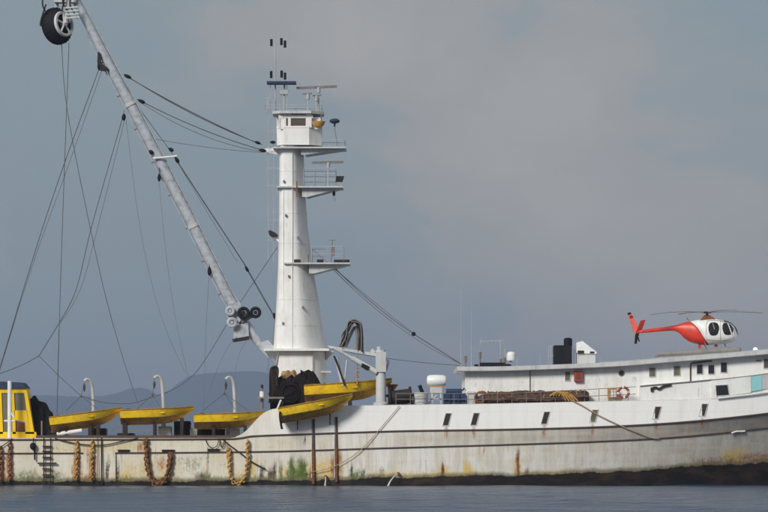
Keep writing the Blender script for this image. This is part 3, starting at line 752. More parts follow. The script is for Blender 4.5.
# ------------------------------------------------------------------ boom
YB = CL
ax = [(58,-34),(76,0),(109,64),(130,103),(160,161),(190.5,220),(212,264),(229,298),(246,325),(264,350)]
rad = [0.24,0.27,0.32,0.35,0.36,0.36,0.36,0.34,0.33,0.24]
bp = [P(a, b, YB) for a, b in ax]
boom = MB().tube(bp, rad, 16).build('boom', M['boom'], vessel, angle=60)
def along(t_):  # t by photo row
    return P(interp([(b, a) for a, b in ax], t_), t_, YB)
for y in (-12, 104, 226):
    a = along(y-1.6); b = along(y+1.6); MB().cyl(a, b, 0.40 if y > 0 else 0.32, n=16).build('boom_band', M['grey_white'], boom)
off = Vector((-0.37, -0.1, -0.2))
for k in (off, Vector((0.33,-0.2,0.18))):
    MB().tube([along(y) + k for y in range(30, 320, 24)], 0.035, 6).build('boom_pipe', M['boom'], boom)
for y in range(60, 310, 33):
    a = along(y); MB().cyl(a + off*0.6, a + off*1.25, 0.05, n=6).build('pipe_clip', M['rail'], boom)
# lugs and the spreader bar
lug = MB(); lug.ppx([(97.6,52),(99.6,52),(101.5,63),(108,68),(106,71.5),(98.5,70),(97.2,62)], YB-0.45, YB-0.3); lug.build('lug', M['dark'], boom, smooth=False)
lug = MB(); lug.cyl(P(153,158.4,YB-0.5), P(177,156,YB-0.5), 0.06); lug.cyl(P(155,157.6,YB-0.5), P(155,157.6,YB-0.1), 0.05); lug.build('spreader_bar', M['white'], boom)
lug = MB(); lug.ppx([(228,304),(240,302),(243,310),(240,322),(230,324),(227,316)], YB-0.6, YB+0.6); lug.ppx([(234,326),(248,322),(249,338),(233,340)], YB-0.5, YB+0.5); lug.build('boom_heel_bracket', M['boom'], boom, smooth=False)
MB().ppx([(232,339),(249,336),(249,339.5),(233,342)], YB-0.52, YB+0.52).build('heel_plate', M['dark'], boom, smooth=False)
MB().ppx([(240,318),(252,312),(254,317),(242,323)], YB-0.62, YB-0.3).build('sheave_bracket', M['rail'], boom, smooth=False)
for px, py, r in ((243.5,313,0.30),(255.5,312.5,0.27),(230,311,0.22),(232,322.5,0.24)):
    s = MB(); a = P(px, py, YB-0.85); s.torus(a, (0,1,0), r, 0.11, 20, 8); s.cyl(a+Vector((0,-0.1,0)), a+Vector((0,0.1,0)), r*0.45, n=12); s.cyl(a, a+Vector((0,0.75,0)), 0.06)
    s.build('sheave', M['black'] if px > 240 else M['boom'], boom)
heel = MB(); heel.ppx([(256,344),(268,340),(279,352),(279,362),(268,358)], YB-0.35, YB+0.35); heel.build('boom_heel', M['boom'], boom, smooth=False)

# rigging blocks
def block(px, py, y, ang, l=0.36, w_=0.17, parent=boom):
    l *= 0.70; w_ *= 0.66
    c = P(px, py, y); d = Vector((math.sin(R(ang)), 0, -math.cos(R(ang)))); q = Vector((d.z, 0, -d.x))
    m_ = MB(); rings = []
    for k, ww in ((-1,0.25),(-0.7,0.7),(-0.2,1.0),(0.4,1.0),(0.8,0.7),(1,0.3)):
        p = c + d*l*k
        rings.append([p + q*ww*w_*math.cos(2*math.pi*i/10) + Vector((0,1,0))*ww*0.14*math.sin(2*math.pi*i/10) for i in range(10)])
    m_.loft(rings); m_.build('rigging_block', M['black'], parent)
for a in ((99,67,YB-0.35,10,0.32,0.16),(127.5,76.3,YB-0.3,65),(141.5,101.3,YB-0.3,65),(123.8,117,YB-0.35,-5,0.32,0.2),(151,152,YB-0.4,50,0.22,0.2),(171,149.6,YB-0.4,60,0.26,0.18),(177,160,YB-0.4,30,0.32,0.18),(159.2,177.5,YB-0.3,0,0.36,0.16),(209.3,271,YB-0.3,0,0.42,0.17)):
    block(*a)
for a in ((257.6,142.6,YM-0.5,70,0.28,0.14),(272.8,142.2,YM-0.5,90,0.26,0.15),(262.5,150.4,YM-0.5,80,0.34,0.17),(246.8,269,YB,30,0.3,0.14),(274.6,316,YB,10,0.3,0.16)):
    block(*a, parent=mast)
m_ = MB(); m_.ppx([(262,149),(280,146.5),(280,155),(270,153)], YM-0.3, YM-0.2); m_.build('stay_bracket', M['white'], mast, smooth=False)
MB().cyl(P(272.5,352,YB), P(274.6,318,YB), 0.03).build('stay_rod', M['rail'], mast)
MB().cyl(P(123.8,110,YB-0.35), P(123.8,118,YB-0.35), 0.02).cyl(P(159.2,168,YB-0.3), P(159.2,178,YB-0.3), 0.03).cyl(P(209.3,262,YB-0.3), P(209.3,272,YB-0.3), 0.03).build('block_shackle', M['cable'], boom)
MB().tube([P(268.5,378,CL-0.5), P(268.5,352,CL-0.5)], 0.02, 5).build('line', M['cable2'], vessel)

# ------------------------------------------------------------------ standing and running rigging
def cable(pts, r=0.028, s=0.0, m='cable', name='cable', n=14, smoothp=True):
    """pts: (px, py, Y)"""
    q = [P(*p) for p in pts]
    if len(q) == 2: q = sag(q[0], q[1], s, n)
    elif smoothp: q = spline(q, 6)
    return MB().tube(q, r*0.86, 6).build(name, M[m], vessel)
cable([(124,74,YB),(262,144.5,YM-0.5)], 0.034, 0.3); cable([(126,76,YB-0.3),(257,143,YM-0.5)], 0.03, 0.15)
cable([(137,99,YB),(264,150.5,YM-0.5)], 0.034, 0.25); cable([(140,102,YB-0.3),(262,151.5,YM-0.5)], 0.026, 0.5, 'cable2')
cable([(155,139,YB),(262,152.5,YM-0.5)], 0.022, 0.1, 'cable2')
cable([(112,71,YB),(177,160,YB-0.4)], 0.024, 0.0, 'cable')
cable([(177,161,YB-0.4),(247,268,YB)], 0.045, 0.0); cable([(247,269,YB),(275,318,YB)], 0.055, 0.0)
cable([(172,153,YB-0.4),(237,262,YB)], 0.018, 0.0, 'cable2')
cable([(277.5,247,YM-0.9),(240,303,YB),(205,360,4.5),(190,378,3.5),(172,390,3),(150,398,2.6),(130,403.5,2.4),(104,402.5,2.4),(81,396,2.4)], 0.024)
# from the boom to the stern
cable([(99,69,YB),(62,170,5.2),(34,255,4),(0,368,2.6)], 0.03, smoothp=True); cable([(102,70,YB),(66,172,5.2),(36,255,4),(-2,372,2.6)], 0.024, m='cable2')
cable([(19.5,303,3.45),(13,325,3.2),(0,368,2.6),(-2,374,2.6)], 0.05)
cable([(122.5,118,YB),(92,225,5),(76,290,4),(58,325,3.4)], 0.028); cable([(125,118,YB),(97,230,5),(80,290,4),(59,325,3.4)], 0.022, m='cable2')
cable([(58,325,3.4),(50,338,3.2),(39,356,3)], 0.032); cable([(39,356,3),(20,366,2.8),(-12,378,2.4)], 0.028); cable([(39,356,3),(58,375,2.8),(81,396,2.4)], 0.024)
cable([(61.5,43,YB),(68,115,6),(96,255,4.5),(116,335,3.4),(138,404,1.4)], 0.026); cable([(69,43,YB),(64,180,5),(60,300,3.5),(57,414,1.4)], 0.026)
cable([(59,330,3.3),(57,412,1.4)], 0.035)
cable([(126,120,YB),(138,215,5),(152,285,4),(168,335,3.2),(186,374,2.8)], 0.016, m='cable2')
cable([(159.2,182,YB),(165,245,5),(174,310,4),(187,372,3),(189,380,2.8)], 0.016, m='cable2')
cable([(209,276,YB-0.3),(206,330,4),(203.5,408,1.4)], 0.018, m='cable2')
cable([(244,330,YB),(225,352,5),(203,408,2)], 0.014, m='cable2'); cable([(255,330,YB),(240,352,5),(234,380,3)], 0.014, m='cable2')
cable([(278,262,YM),(276.5,315,YM)], 0.022)
# forward stays
cable([(311,248,YM),(414,333.5,CL)], 0.022, 0.1, 'cable2'); cable([(332,265,YM),(413.5,334,CL)], 0.026, 0.25); cable([(332,268,YM),(461,364,CL)], 0.024, 0.6, 'cable2')
cable([(413.5,334,CL),(461,364,CL)], 0.034); MB().ell(P(413.6,334,CL), (0.14,0.12,0.14)).build('turnbuckle', M['black'], vessel)
cable([(328,348.5,CL),(460,365.5,CL)], 0.022, 0.15)
for px, y0, y1, r in ((461,289,366,0.014),(471.5,308,366,0.013)):
    MB().cyl(P(px,y1,CL), P(px,y0,CL), r*1.8, r*0.7, n=6).build('whip_antenna', M['rail_light'], roof)

# ------------------------------------------------------------------ skiff davits
def davit(px, top, hook, vee):
    d = MB(); yb = 2.6
    pts = [P(px+1.2,438,yb), P(px+0.8,408,yb), P(px,390,yb), P(px-0.8,top+5,yb-0.1), P(px-3,top+0.8,yb-0.2), P(px-6,top,yb-0.3), P(px-8.2,top+2,yb-0.4)]
    d.tube(spline(pts,5), 0.10, 8)
    d.tube([P(px+1.2,438,yb), P(px+0.9,412,yb)], 0.15, 8)
    o = d.build('davit', M['grey_white'], vessel)
    f = MB(); a = P(px-8.2, top+2, yb-0.4); b = P(hook[0], hook[1], 1.8)
    f.cyl(a, b, 0.018, n=5); f.tube(sag(a - Vector((0,0,0.15)), a - Vector((0,0,0.65)), 0, 4), [0.03,0.08,0.09,0.06,0.03], 8)
    for v in vee: f.cyl(b, P(v[0], v[1], 1.4), 0.02, n=5)
    f.ell(b, (0.07,0.06,0.09)); f.build('fall_tackle', M['cable'], o)
davit(92.5, 379.5, (81,396), ((66,411),(97,408.5)))
davit(162.5, 376.5, (152.5,395), ((138,408),(160,407)))
davit(234, 377.5, (224.5,393.5), ((203,410.5),(235,409.5),(248,410.5)))

# cradles and low fittings of the boat deck aft
def blk(a, b, c, d, y0, y1, m_, name): return MB().bpx(a,b,c,d,y0,y1).build(name, M[m_], vessel, smooth=False)
for a in ((122.5,423,126.5,438),(153,424,155.6,438),(88,426,92,438),(96,425,99,438),(65,430,67.5,438),(226,427,229,438),(243.5,425.5,246.4,438),(212,427,215,438),(180,418,183,438),(58,430.4,60.5,438)):
    blk(*a, 0.7, 1.9, 'dark', 'boat_cradle')
for a, m_ in (((174,421.8,190,438),'net'),((198,428.4,224.5,438),'net'),((117,434,134,438.4),'dark'),((94,429,106,438),'dark'),((158,427,171,438),'grey_white'),((190,429,197,438),'grey_white'),((230,429,240,438),'grey_white'),((48,431,58,438),'dark')):
    q = MB(); y0 = 2.3; q.bpx(*a, y0, y0+1.4); q.bpx(a[0]+0.6, a[1]-0.7, a[2]-0.6, a[1], y0+0.1, y0+1.3); q.bpx(a[0]-0.4, a[1]+1.5, a[2]+0.4, a[1]+2.2, y0-0.05, y0+1.45)
    q.build('deck_locker', M[m_], vessel, smooth=False)
MB().bpx(36, 435.4, 258, 438.2, 0.3, 0.5).build('deck_coaming', M['dark_rail'], vessel, smooth=False)
MB().cyl(P(57,434.4,0.8), P(82,430.6,0.8), 0.13, n=10).build('white_pipe', M['white'], vessel)
rl = MB(); railing(rl, [P(px, 437.5, 12.4) for px in (-60, 100, 250)], 0.9, (0.5,1.0), 1.8, 0.02); rl.build('railing', M['rail'], vessel)
# small bollard stand at the break of the deck
q = MB(); q.bpx(257,397,284,398.6,1.2,2.2); q.cyl(P(262,409,1.6), P(262,391,1.6), 0.10); q.cyl(P(262,391.5,1.6), P(262,386.5,1.6), 0.07, 0.05); q.build('lamp_stand', M['rail'], vessel)
MB().cyl(P(262,398,1.55), P(262,391.4,1.55), 0.15, n=12).build('lamp_body', M['white'], vessel)
MB().ell(P(262,386.4,1.55), (0.09,0.09,0.13)).build('lamp_cap', M['dark'], vessel)

# ------------------------------------------------------------------ deck crane amidships
YC = 0.72
crane = thing('deck_crane', P(381, 407, YC), 'white knuckle deck crane on a pedestal behind the forward yellow skiffs', 'crane')
cm = MB(); cm.tube([P(381,408,YC), P(381,403,YC), P(381,402,YC), P(380.5,350,YC)], [0.52,0.5,0.33,0.30], 14); cm.bpx(375.6,352,386,372,YC-0.38,YC+0.38); cm.build('pedestal', M['grey_white'], crane)
a = MB(); a.ppx([(327,345.4),(378,353.6),(378,356.6),(330,348.4)], YC-0.2, YC+0.2); a.build('jib', M['grey_white'], crane, smooth=False)
a = MB(); a.cyl(P(333,347.5,YC-0.25), P(352,358,YC-0.25), 0.10); a.cyl(P(352,358,YC-0.25), P(377,372.5,YC-0.25), 0.17); a.build('hydraulic_ram', M['grey_white'], crane)
MB().ppx([(362,363),(369.5,366.5),(367.5,371),(361,367)], YC-0.5, YC-0.42).build('ram_box', M['black'], crane, smooth=False)
for q_ in ([(340.5,348),(345,336),(351,322.5)], [(351,322.5),(355,320.5),(359,324)], [(359,324),(361.5,336),(361.5,353)], [(345.5,347),(350,336),(354.5,327)], [(356,326),(357.5,338),(357,352)]):
    MB().tube(spline([P(x, y, YC+0.25) for x, y in q_]), 0.10, 8).build('folded_jib', M['rail'], crane)
for q_ in ((343,341,348,342),(346,334,351,335),(357,333,361,331),(357.5,343,361.5,341)):
    MB().cyl(P(q_[0],q_[1],YC+0.25), P(q_[2],q_[3],YC+0.25), 0.05, n=6).build('jib_brace', M['rail'], crane)
random.seed(12)
for k in range(10):
    j = lambda: random.uniform(-2.6, 2.6)
    pts = [(341+j(),347), (345+j(),336+j()), (350+j(),325+j()), (354+j(),320.5+abs(j())), (358.5+j(),323+abs(j())), (361+j()*0.7,334+j()), (360.5+j(),352)]
    MB().tube(spline([P(x, y, YC-0.4+0.11*k) for x, y in pts]), random.choice((0.035,0.045,0.055)), 6).build('hydraulic_hose', M['dark'] if k % 3 else M['rail'], crane)
a = MB(); a.cyl(P(336,357,YC), P(343,386,YC), 0.12, n=8); a.cyl(P(347,360,YC), P(344,386,YC), 0.06, n=6); a.build('jib_tip', M['grey_white'], crane)
MB().tube(spline([P(334,356,YC-0.2), P(338,366,YC-0.2), P(343,380,YC-0.2), P(345,386,YC-0.2)]), 0.06, 6).build('hydraulic_hose', M['dark'], crane)
a = MB()
for i in range(9): a.torus(P(357.3, 366+i*2.2, YC-0.1), (0,0,1) if i % 2 else (1,0,0), 0.08, 0.04, 12, 6)
a.cyl(P(357.3,354,YC-0.1), P(357.3,386,YC-0.1), 0.02); a.build('chain', M['rust_tan'], crane)
a = MB(); a.bpx(377,346.5,380,352,YC-0.2,YC+0.2); a.cyl(P(384,350,YC), P(386.5,361,YC), 0.05); a.cyl(P(371,350,YC), P(374,353,YC), 0.16); a.cyl(P(389,360,YC), P(386,371,YC), 0.07); a.build('crane_fittings', M['grey_white'], crane)

# ------------------------------------------------------------------ yellow skiffs
def make_skiff():
    r = thing('skiff', (0,0,0), 'x', 'skiff')
    L, N = 4.6, 16
    def sect(t):   # half-breadth sheer, half-breadth chine, z keel, z chine, z sheer
        x = L*t
        bs = 0.86*(1 - max(0,(t-0.35)/0.65)**2.4); bs = max(bs, 0.03)
        bc = 0.70*(1 - max(0,(t-0.25)/0.62)**2.0) if t < 0.87 else 0.0
        bc = max(bc, 0.02)
        zk = 0.0 + 0.86*max(0,(t-0.55)/0.45)**2.1
        zc = 0.40 + 0.06*t + 0.44*max(0,(t-0.5)/0.5)**2
        zs = 0.88 + 0.10*t + 0.06*t**3
        zc = min(zc, zs-0.03); zk = min(zk, zc-0.01)
        return x, bs, bc, zk, zc, zs
    up = MB(); lo = MB(); gun = MB(); inn = MB()
    S = [sect(i/N) for i in range(N+1)]
    for s in (-1, 1):
        up.loft([[(x, s*bc, zc), (x, s*(bc+(bs-bc)*0.55+0.015), zc+(zs-zc)*0.5), (x, s*bs, zs)] for x,bs,bc,zk,zc,zs in S], caps=False, close=False)
        lo.loft([[(x, 0, zk), (x, s*bc*0.5, zk+(zc-zk)*0.42), (x, s*(bc+0.01), zc)] for x,bs,bc,zk,zc,zs in S], caps=False, close=False)
        gun.tube([(x, s*bs, zs+0.01) for x,bs,bc,zk,zc,zs in S], 0.04, 6)
        inn.loft([[(x, s*max(bs-0.05,0.005), zs-0.01), (x, s*max(bc-0.05,0.003), zc), (x, 0, zc-0.02)] for x,bs,bc,zk,zc,zs in S], caps=False, close=False)
    x,bs,bc,zk,zc,zs = S[0]
    up.add([(0,-bs,zs),(0,-bc,zc),(0,0,zk),(0,bc,zc),(0,bs,zs)], [(0,1,2,3,4)])
    hullp = up.build('hull', M['yellow'], r, angle=40)
    lo.build('bottom', M['bottom'], r, angle=40)
    gun.build('gunwale', M['bottom'], r)
    inn.build('lining', M['yellow'], r)
    MB().box(0.0, L*0.52, -0.025, 0.025, -0.05, 0.06).build('keel', M['bottom'], r, smooth=False)
    for x in (1.2, 2.5):
        MB().box(x, x+0.28, -0.72, 0.72, 0.66, 0.70).build('thwart', M['yellow'], r, smooth=False)
    fd = MB(); n0 = 12
    fd.loft([[(x,-bs+0.03,zs-0.03),(x,0,zs+0.02),(x,bs-0.03,zs-0.03)] for x,bs,bc,zk,zc,zs in S[n0:]], caps=False, close=False); fd.build('foredeck', M['yellow'], r)
    en = MB(); en.ell((0.5,0,0.78), (0.34,0.28,0.22)); en.cyl((0.75,0.2,0.78), (1.1,0.28,0.98), 0.04); en.build('engine_cover', M['dark'], r)
    cl = MB(); cl.ell((1.9,-0.35,0.90), (0.30,0.2,0.11)); cl.ell((2.9,0.1,0.90), (0.24,0.3,0.12)); cl.build('gear_bag', M['orange'], r)
    return r
def put_skiff(o, px, py, Y, tilt, yaw, sc, label):
    o.location = P(px, py, Y); o.rotation_mode = 'XYZ'
    o.rotation_euler = (0, R(-tilt), R(yaw)); o.scale = (sc, sc, sc)
    o['label'] = label; o['group'] = 'yellow skiffs stowed along the deck'; BASE[o.name] = P(px, py, Y)
sk = make_skiff()
spots = [(51.5,431.5,1.35,6.0,0,0.99,'yellow skiff with worn bow tilted up beside the black net heap'),
 (121,424.6,1.35,1.0,0,1.0,'yellow skiff on cradles between two other skiffs on the low after deck'),
 (194.5,428.6,1.35,0.6,0,0.985,'yellow skiff stowed against the step up in the white bulwark'),
 (280.5,423.0,-0.98,9.3,0,1.02,'yellow skiff hung outside the hull over the two rusty fender posts'),
 (305,402.8,1.6,2.6,0,1.20,'yellow skiff with orange gear inboard, above the one hung outside')]
copies = [sk] + [copy_tree(sk) for _ in spots[1:]]
for o, s in zip(copies, spots): put_skiff(o, *s)
# arms that carry the outboard skiff
for px, y in ((297.5,421),(330,416)):
    a = MB(); a.tube([P(px,y+3,0.1), P(px,y+2,-0.9), P(px,y-2,-1.0)], 0.05, 6); a.tube([P(px,y+9,0.05), P(px,y+2.5,-0.7)], 0.035, 6); a.build('skiff_arm', M['dark'], vessel)
a = MB(); a.tube(spline([P(283,402,-0.3), P(280,414,-1.95), P(281,424,-2.0), P(282,429,-1.9)]), 0.07, 6); a.build('sling', M['black'], vessel)
for px in (312, 350): blk(px-2, 398, px+2, 409, 0.9, 1.9, 'dark', 'boat_cradle')

# ------------------------------------------------------------------ net and gear heap at the foot of the mast
def heap(name, px0, px1, prof, y0, y1, mat, label, cat, seed, base_py, rough=0.16):
    nu, nv = 30, 12; rings = []
    for i in range(nu+1):
        px = px0 + (px1-px0)*i/nu; ring = []
        for j in range(nv+1):
            k = j/nv; yy = y0 + (y1-y0)*k
            e_ = math.sin(math.pi*min(max(k,0.0),1.0))**0.45
            zb = Z(base_py); zz = zb + (Z(sinterp(prof, px)) - zb)*e_
            d = Vector((noise.noise((px*0.2,k*5,seed)), noise.noise((px*0.2,k*5,seed+9)), noise.noise((px*0.2,k*5,seed+4))))*rough*2
            if j in (0, nv): d *= 0.3
            ring.append(Vector((X(px), yy, zz)) + d)
        rings.append(ring)
    m_ = MB(); m_.loft(rings, caps=True, close=True)
    return tag(m_.build(name, mat, base=P((px0+px1)/2, base_py, (y0+y1)/2), angle=50), label, cat)
heap('net_pile', 269, 322, [(269,392),(272,378),(277,377),(284,378.5),(293,376),(298,371),(305,369.5),(312,372),(317,380),(322,394)], 2.6, 4.4, M['net'], 'black lumpy net heap at the foot of the white mast', 'net', 2.0, 409, 0.2)
a = MB(); c = P(291,393,2.5); a.torus(c, (0.15,1,0.1), 0.56, 0.07, 28, 8); a.torus(c+Vector((0,0.3,0)), (0.15,1,0.1), 0.56, 0.07, 28, 8); a.cyl(c+Vector((0,0.05,0)), c+Vector((0,0.3,0)), 0.44, n=20)
for i in range(4): a.cyl(c, c + Vector((0.55*math.cos(i*1.571+0.5),0,0.55*math.sin(i*1.571+0.5))), 0.035, n=6)
a.cyl(c+Vector((0,-0.1,0)), c+Vector((0,0.8,0)), 0.12); a.box(c.x-0.2,c.x+0.2,c.y+0.5,c.y+0.8,Z(409),c.z)
tag(a.build('net_winch', M['net'], base=P(291,409,2.6)), 'dark spoked winch wheel standing against the black net heap', 'winch')
heap('canvas_bundle', 278.5, 296, [(278.5,378),(281,371),(285,369),(289,371.5),(293,370.5),(296,378)], 3.6, 4.6, M['tan'], 'tan canvas bundle lying on top of the black net heap', 'bundle', 11.0, 381, 0.10)
heap('net_pile', 268.5, 279, [(268.5,400),(269.5,386),(270.6,370),(272.6,365),(274.6,367),(276.5,378),(278,390),(279,400)], 2.7, 3.2, M['dark'], 'small upright heap of dark brown gear left of the black net heap by the mast', 'gear', 15.0, 402, 0.14)
heap('net_pile', 300, 322, [(300,384),(304,377),(309,374),(314,378),(319,388),(322,397)], 2.2, 3.2, M['net'], 'small black net mound behind the inboard skiff with orange gear', 'net', 19.0, 409, 0.2)
MB().cyl(P(277,366,2.8), P(278.6,354,2.8), 0.05).build('stanchion', M['rail'], vessel)
MB().cyl(P(276,412,1.2), P(281,400,1.0), 0.06, n=6).build('white_bar', M['white'], vessel)

# stern: yellow cabin and black net
cab = thing('deck_cabin', P(8, 438, 3), 'yellow cabin with dark windows and black roof at the stern', 'cabin')
Y0, Y1 = 2.2, 4.8
a = MB()
for poly in ([(-20,388.4),(26.5,388.4),(27.2,393),(-20,393)], [(24.2,393),(27.2,393),(34.4,434),(29.6,434)], [(11.5,393),(14,393),(15.8,434),(12.6,434)], [(-2,393),(1.5,393),(3,434),(-2,434)], [(14,410.5),(27,410.5),(29.6,434),(25.4,434),(25,422),(15.2,420)], [(-20,432),(36,432),(37,438),(-20,438)], [(-20,393),(-2,393),(-2,432),(-20,432)]):
    a.ppx(poly, Y0, Y0+0.18)
    a.ppx(poly, Y1-0.18, Y1)
a.ppx([(26.5,388.4),(27.2,393),(34.4,434),(33.4,434),(26,393),(25.6,388.4)], Y0+0.18, Y1-0.18)
a.build('cabin_frame', M['yellow2'], cab, smooth=False)
a = MB(); a.ppx([(-20,382.4),(3,381.6),(22,382.6),(26.5,388.2),(-20,388.2)], Y0-0.15, Y1+0.15); a.build('cabin_roof', M['navy'], cab, smooth=False)
a = MB(); a.ppx([(14.05,393.2),(24.1,393.2),(26.6,410.3),(14.6,410.3)], Y0+0.08, Y0+0.1); a.build('pane', M['olive'], cab, smooth=False)
a = MB(); a.ppx([(1.6,393.2),(11.4,393.2),(12.5,432),(3.1,432)], Y0+0.08, Y0+0.1); a.build('pane', M['olive'], cab, smooth=False)
a = MB(); a.ppx([(15.6,421),(24.8,423),(25.3,432),(15.9,432)], Y0+0.1, Y0+0.14); a.build('cabin_seat', M['rust'], cab, smooth=False)
heap('net_pile', 24, 51, [(24,398),(29,397),(33,400),(38,405),(44,410),(48,414),(51,428)], 2.9, 5.0, M['net'], 'black net heap slumped against the yellow cabin at the stern', 'net', 6.0, 439, 0.14)
a = MB(); a.tube([P(9.6,438,1.2), P(9.6,381,1.2)], 0.13, 10); a.cyl(P(4,421,1.2), P(14.5,421,1.2), 0.06); a.cyl(P(9.6,411,1.2), P(14,417,1.2), 0.07); a.build('stern_post', M['white'], vessel)
MB().tube([P(41.8,438,1.6), P(41.8,421,1.6)], 0.05, 6).build('stanchion', M['rail'], vessel)

# ------------------------------------------------------------------ gear on the boat deck amidships
def gear(name, label, cat, mb_, mat, base, group=None, smooth=True): return tag(mb_.build(name, M[mat], base=base, smooth=smooth), label, cat, group)
yb = 1.0
a = MB(); c = P(400.5,397.5,yb)
a.tube([c+Vector((-0.62,0,-0.05)), c+Vector((0.62,0,0.1))], 0.46, 14); a.torus(c+Vector((-0.66,0,0)), (1,0,0.1), 0.52, 0.09); a.torus(c+Vector((0.64,0,0.1)), (1,0,0.1), 0.52, 0.09); a.box(c.x-0.8,c.x+0.85,c.y-0.4,c.y+0.5,Z(408),c.z-0.4)
a.cyl(c+Vector((-1.0,0.2,0.1)), c+Vector((1.0,0.2,0.15)), 0.08)
gear('mooring_winch', 'dark brown mooring winch drum behind the rail next to the crane pedestal', 'winch', a, 'dark', P(400,408,yb))
a = MB(); a.ppx([(387.5,384.2),(398.5,384.4),(391.5,394),(388,394)], 1.7, 2.3); a.bpx(388,394,391,409,1.8,2.1)
gear('machinery_guard', 'small rusty brown plate guard above the mooring winch', 'guard', a, 'rust_dark', P(392,394,2), smooth=False)
a = MB(); c = P(420.5,399.5,yb); a.tube([c+Vector((0,-0.02,-0.55)), c+Vector((0,0,-0.5)), c+Vector((0,0,0.4)), c+Vector((0,0,0.44))], [0.4,0.47,0.47,0.4], 16); a.torus(c+Vector((0,0,0.1)), (0,0,1), 0.475, 0.03)
gear('drum', 'white drum behind the rail between the mooring winch and white canister', 'drum', a, 'grey_white', P(420.5,408,yb))
a = MB(); a.cyl(P(422.5,393,1.4), P(419.5,385.4,1.4), 0.12, n=10); a.cyl(P(422.5,393,1.4), P(423,409,1.4), 0.05)
gear('searchlight', 'small black tilted searchlight above the white drum', 'searchlight', a, 'black', P(422,394,1.4))
can = thing('liferaft_canister', P(436.5,392,1.4), 'white liferaft canister on a stand behind the rail, beside the blue machine', 'liferaft')
a = MB(); c = P(436.5,380.8,1.4); a.tube([c+Vector((k,0,0)) for k in (-0.62,-0.58,-0.45,0,0.45,0.58,0.62)], [0.15,0.28,0.36,0.38,0.36,0.28,0.15], 16); a.build('canister', M['heli_white'], can)
a = MB(); a.bpx(428,384.5,444.5,387.2,1.2,1.6); a.build('band', M['tan'], can, smooth=False)
a = MB(); a.bpx(430,387.2,442,393,1.2,1.7); a.bpx(431,393,433,408,1.2,1.4); a.bpx(439.5,393,441.5,408,1.2,1.4); a.bpx(430,398.5,442,400,1.2,1.4); a.cyl(P(428,404,1.3), P(437,395,1.3), 0.04); a.build('stand', M['grey_white'], can, smooth=False)
bm_ = thing('hydraulic_unit', P(454.5,408,1.0), 'blue hydraulic machine with pipes behind the rail near the deckhouse', 'machine')
a = MB(); a.bpx(443.5,393.6,465.5,408,1.0,1.9); a.build('casing', M['blue'], bm_, smooth=False)
a = MB(); a.cyl(P(446,391.5,1.3), P(462,391.5,1.3), 0.17); a.cyl(P(462,391,1.2), P(464.5,388,1.2), 0.05); a.build('pump', M['blue'], bm_)
a = MB(); a.cyl(P(444,400,0.95), P(466,400,0.95), 0.05); a.cyl(P(450,394,0.95), P(450,406,0.95), 0.04); a.cyl(P(459,394,0.95), P(459,406,0.95), 0.06); a.build('pipes', M['navy'], bm_)
a = MB(); a.bpx(467.5,391.5,475,408,0.9,1.25); a.bpx(468.5,393,474,394,0.86,0.9); gear('deck_box', 'narrow white box standing between the blue machine and brown netting', 'box', a, 'grey_white', P(471,408,1), smooth=False)
# long brown rolled net under the handrail
def bundle(name, label, px0, px1, pyc, r, y, mat, seed):
    m_ = MB(); rings = []; N = 40
    for i in range(N+1):
        px = px0+(px1-px0)*i/N; c = P(px, pyc+0.7*noise.noise((px*0.06,seed,0)) - (px-px0)*0.012, y); k = min(1, 0.6+ min(i, N-i)*0.25)
        ring = []
        for j in range(12):
            a_ = 2*math.pi*j/12; rr = r*k*(1+0.28*noise.noise((px*0.14, math.cos(a_)*1.6, math.sin(a_)*1.6+seed)))
            ring.append(c + Vector((0, rr*math.cos(a_)*1.25, rr*math.sin(a_))))
        rings.append(ring)
    m_.loft(rings); return gear(name, label, 'net', m_, mat, P((px0+px1)/2, 404, y))
bundle('net_roll', 'long brown rolled net lying along the deckhouse wall behind the rail', 485, 589, 398.2, 0.40, 0.75, 'brown', 3)
random.seed(5)
for k in range(13):
    px = 489 + k*7.8 + random.uniform(-2, 2); c = P(px, 398.2-(px-485)*0.012, 0.75)
    tag(MB().torus(c, (1, random.uniform(-0.3,0.3), random.uniform(-0.35,0.35)), 0.44, 0.028, 16, 5).build('net_lashing', M['tan'] if k % 3 else M['dark'], bpy.data.objects['net_roll']))
a = MB(); c = P(481,398,0.8)
for i in range(7): a.torus(c+Vector((0.05*(i%3-1), 0.08*i-0.2, 0.03*(i%2))), (0.3-0.1*i,1,0.15*(i%3)), 0.33+0.03*(i%3), 0.05, 20, 6)
gear('rope_coil', 'rusty orange rope coil hung at the end of the brown net roll', 'rope', a, 'rust', P(481,404,0.8))
a = MB(); 
for i in range(5): a.tube(spline([P(550+i*3,396,0.2), P(556+i*2,392.5,0.12), P(562+i*2,394,0.12), P(566+i*3,401,0.15)]), 0.05, 6)
gear('rope_coil', 'loose orange-brown rope draped over the brown net roll and rail', 'rope', a, 'rust_tan', P(560,402,0.2))
a = MB(); a.bpx(516.6,390.6,522.6,394.4,0.3,0.6); gear('rail_box', 'small brown box fixed on the rail above the brown net roll', 'box', a, 'brown', P(519,394,0.4), smooth=False)
a = MB(); a.bpx(574.2,371,582.4,381.2,YW-0.28,YW-0.004); bx = a.build('hose_cabinet', M['red_box'], house, smooth=False)
MB().bpx(576.4,373.2,580.4,379,YW-0.30,YW-0.285).build('cabinet_door', M['rust'], house, smooth=False)
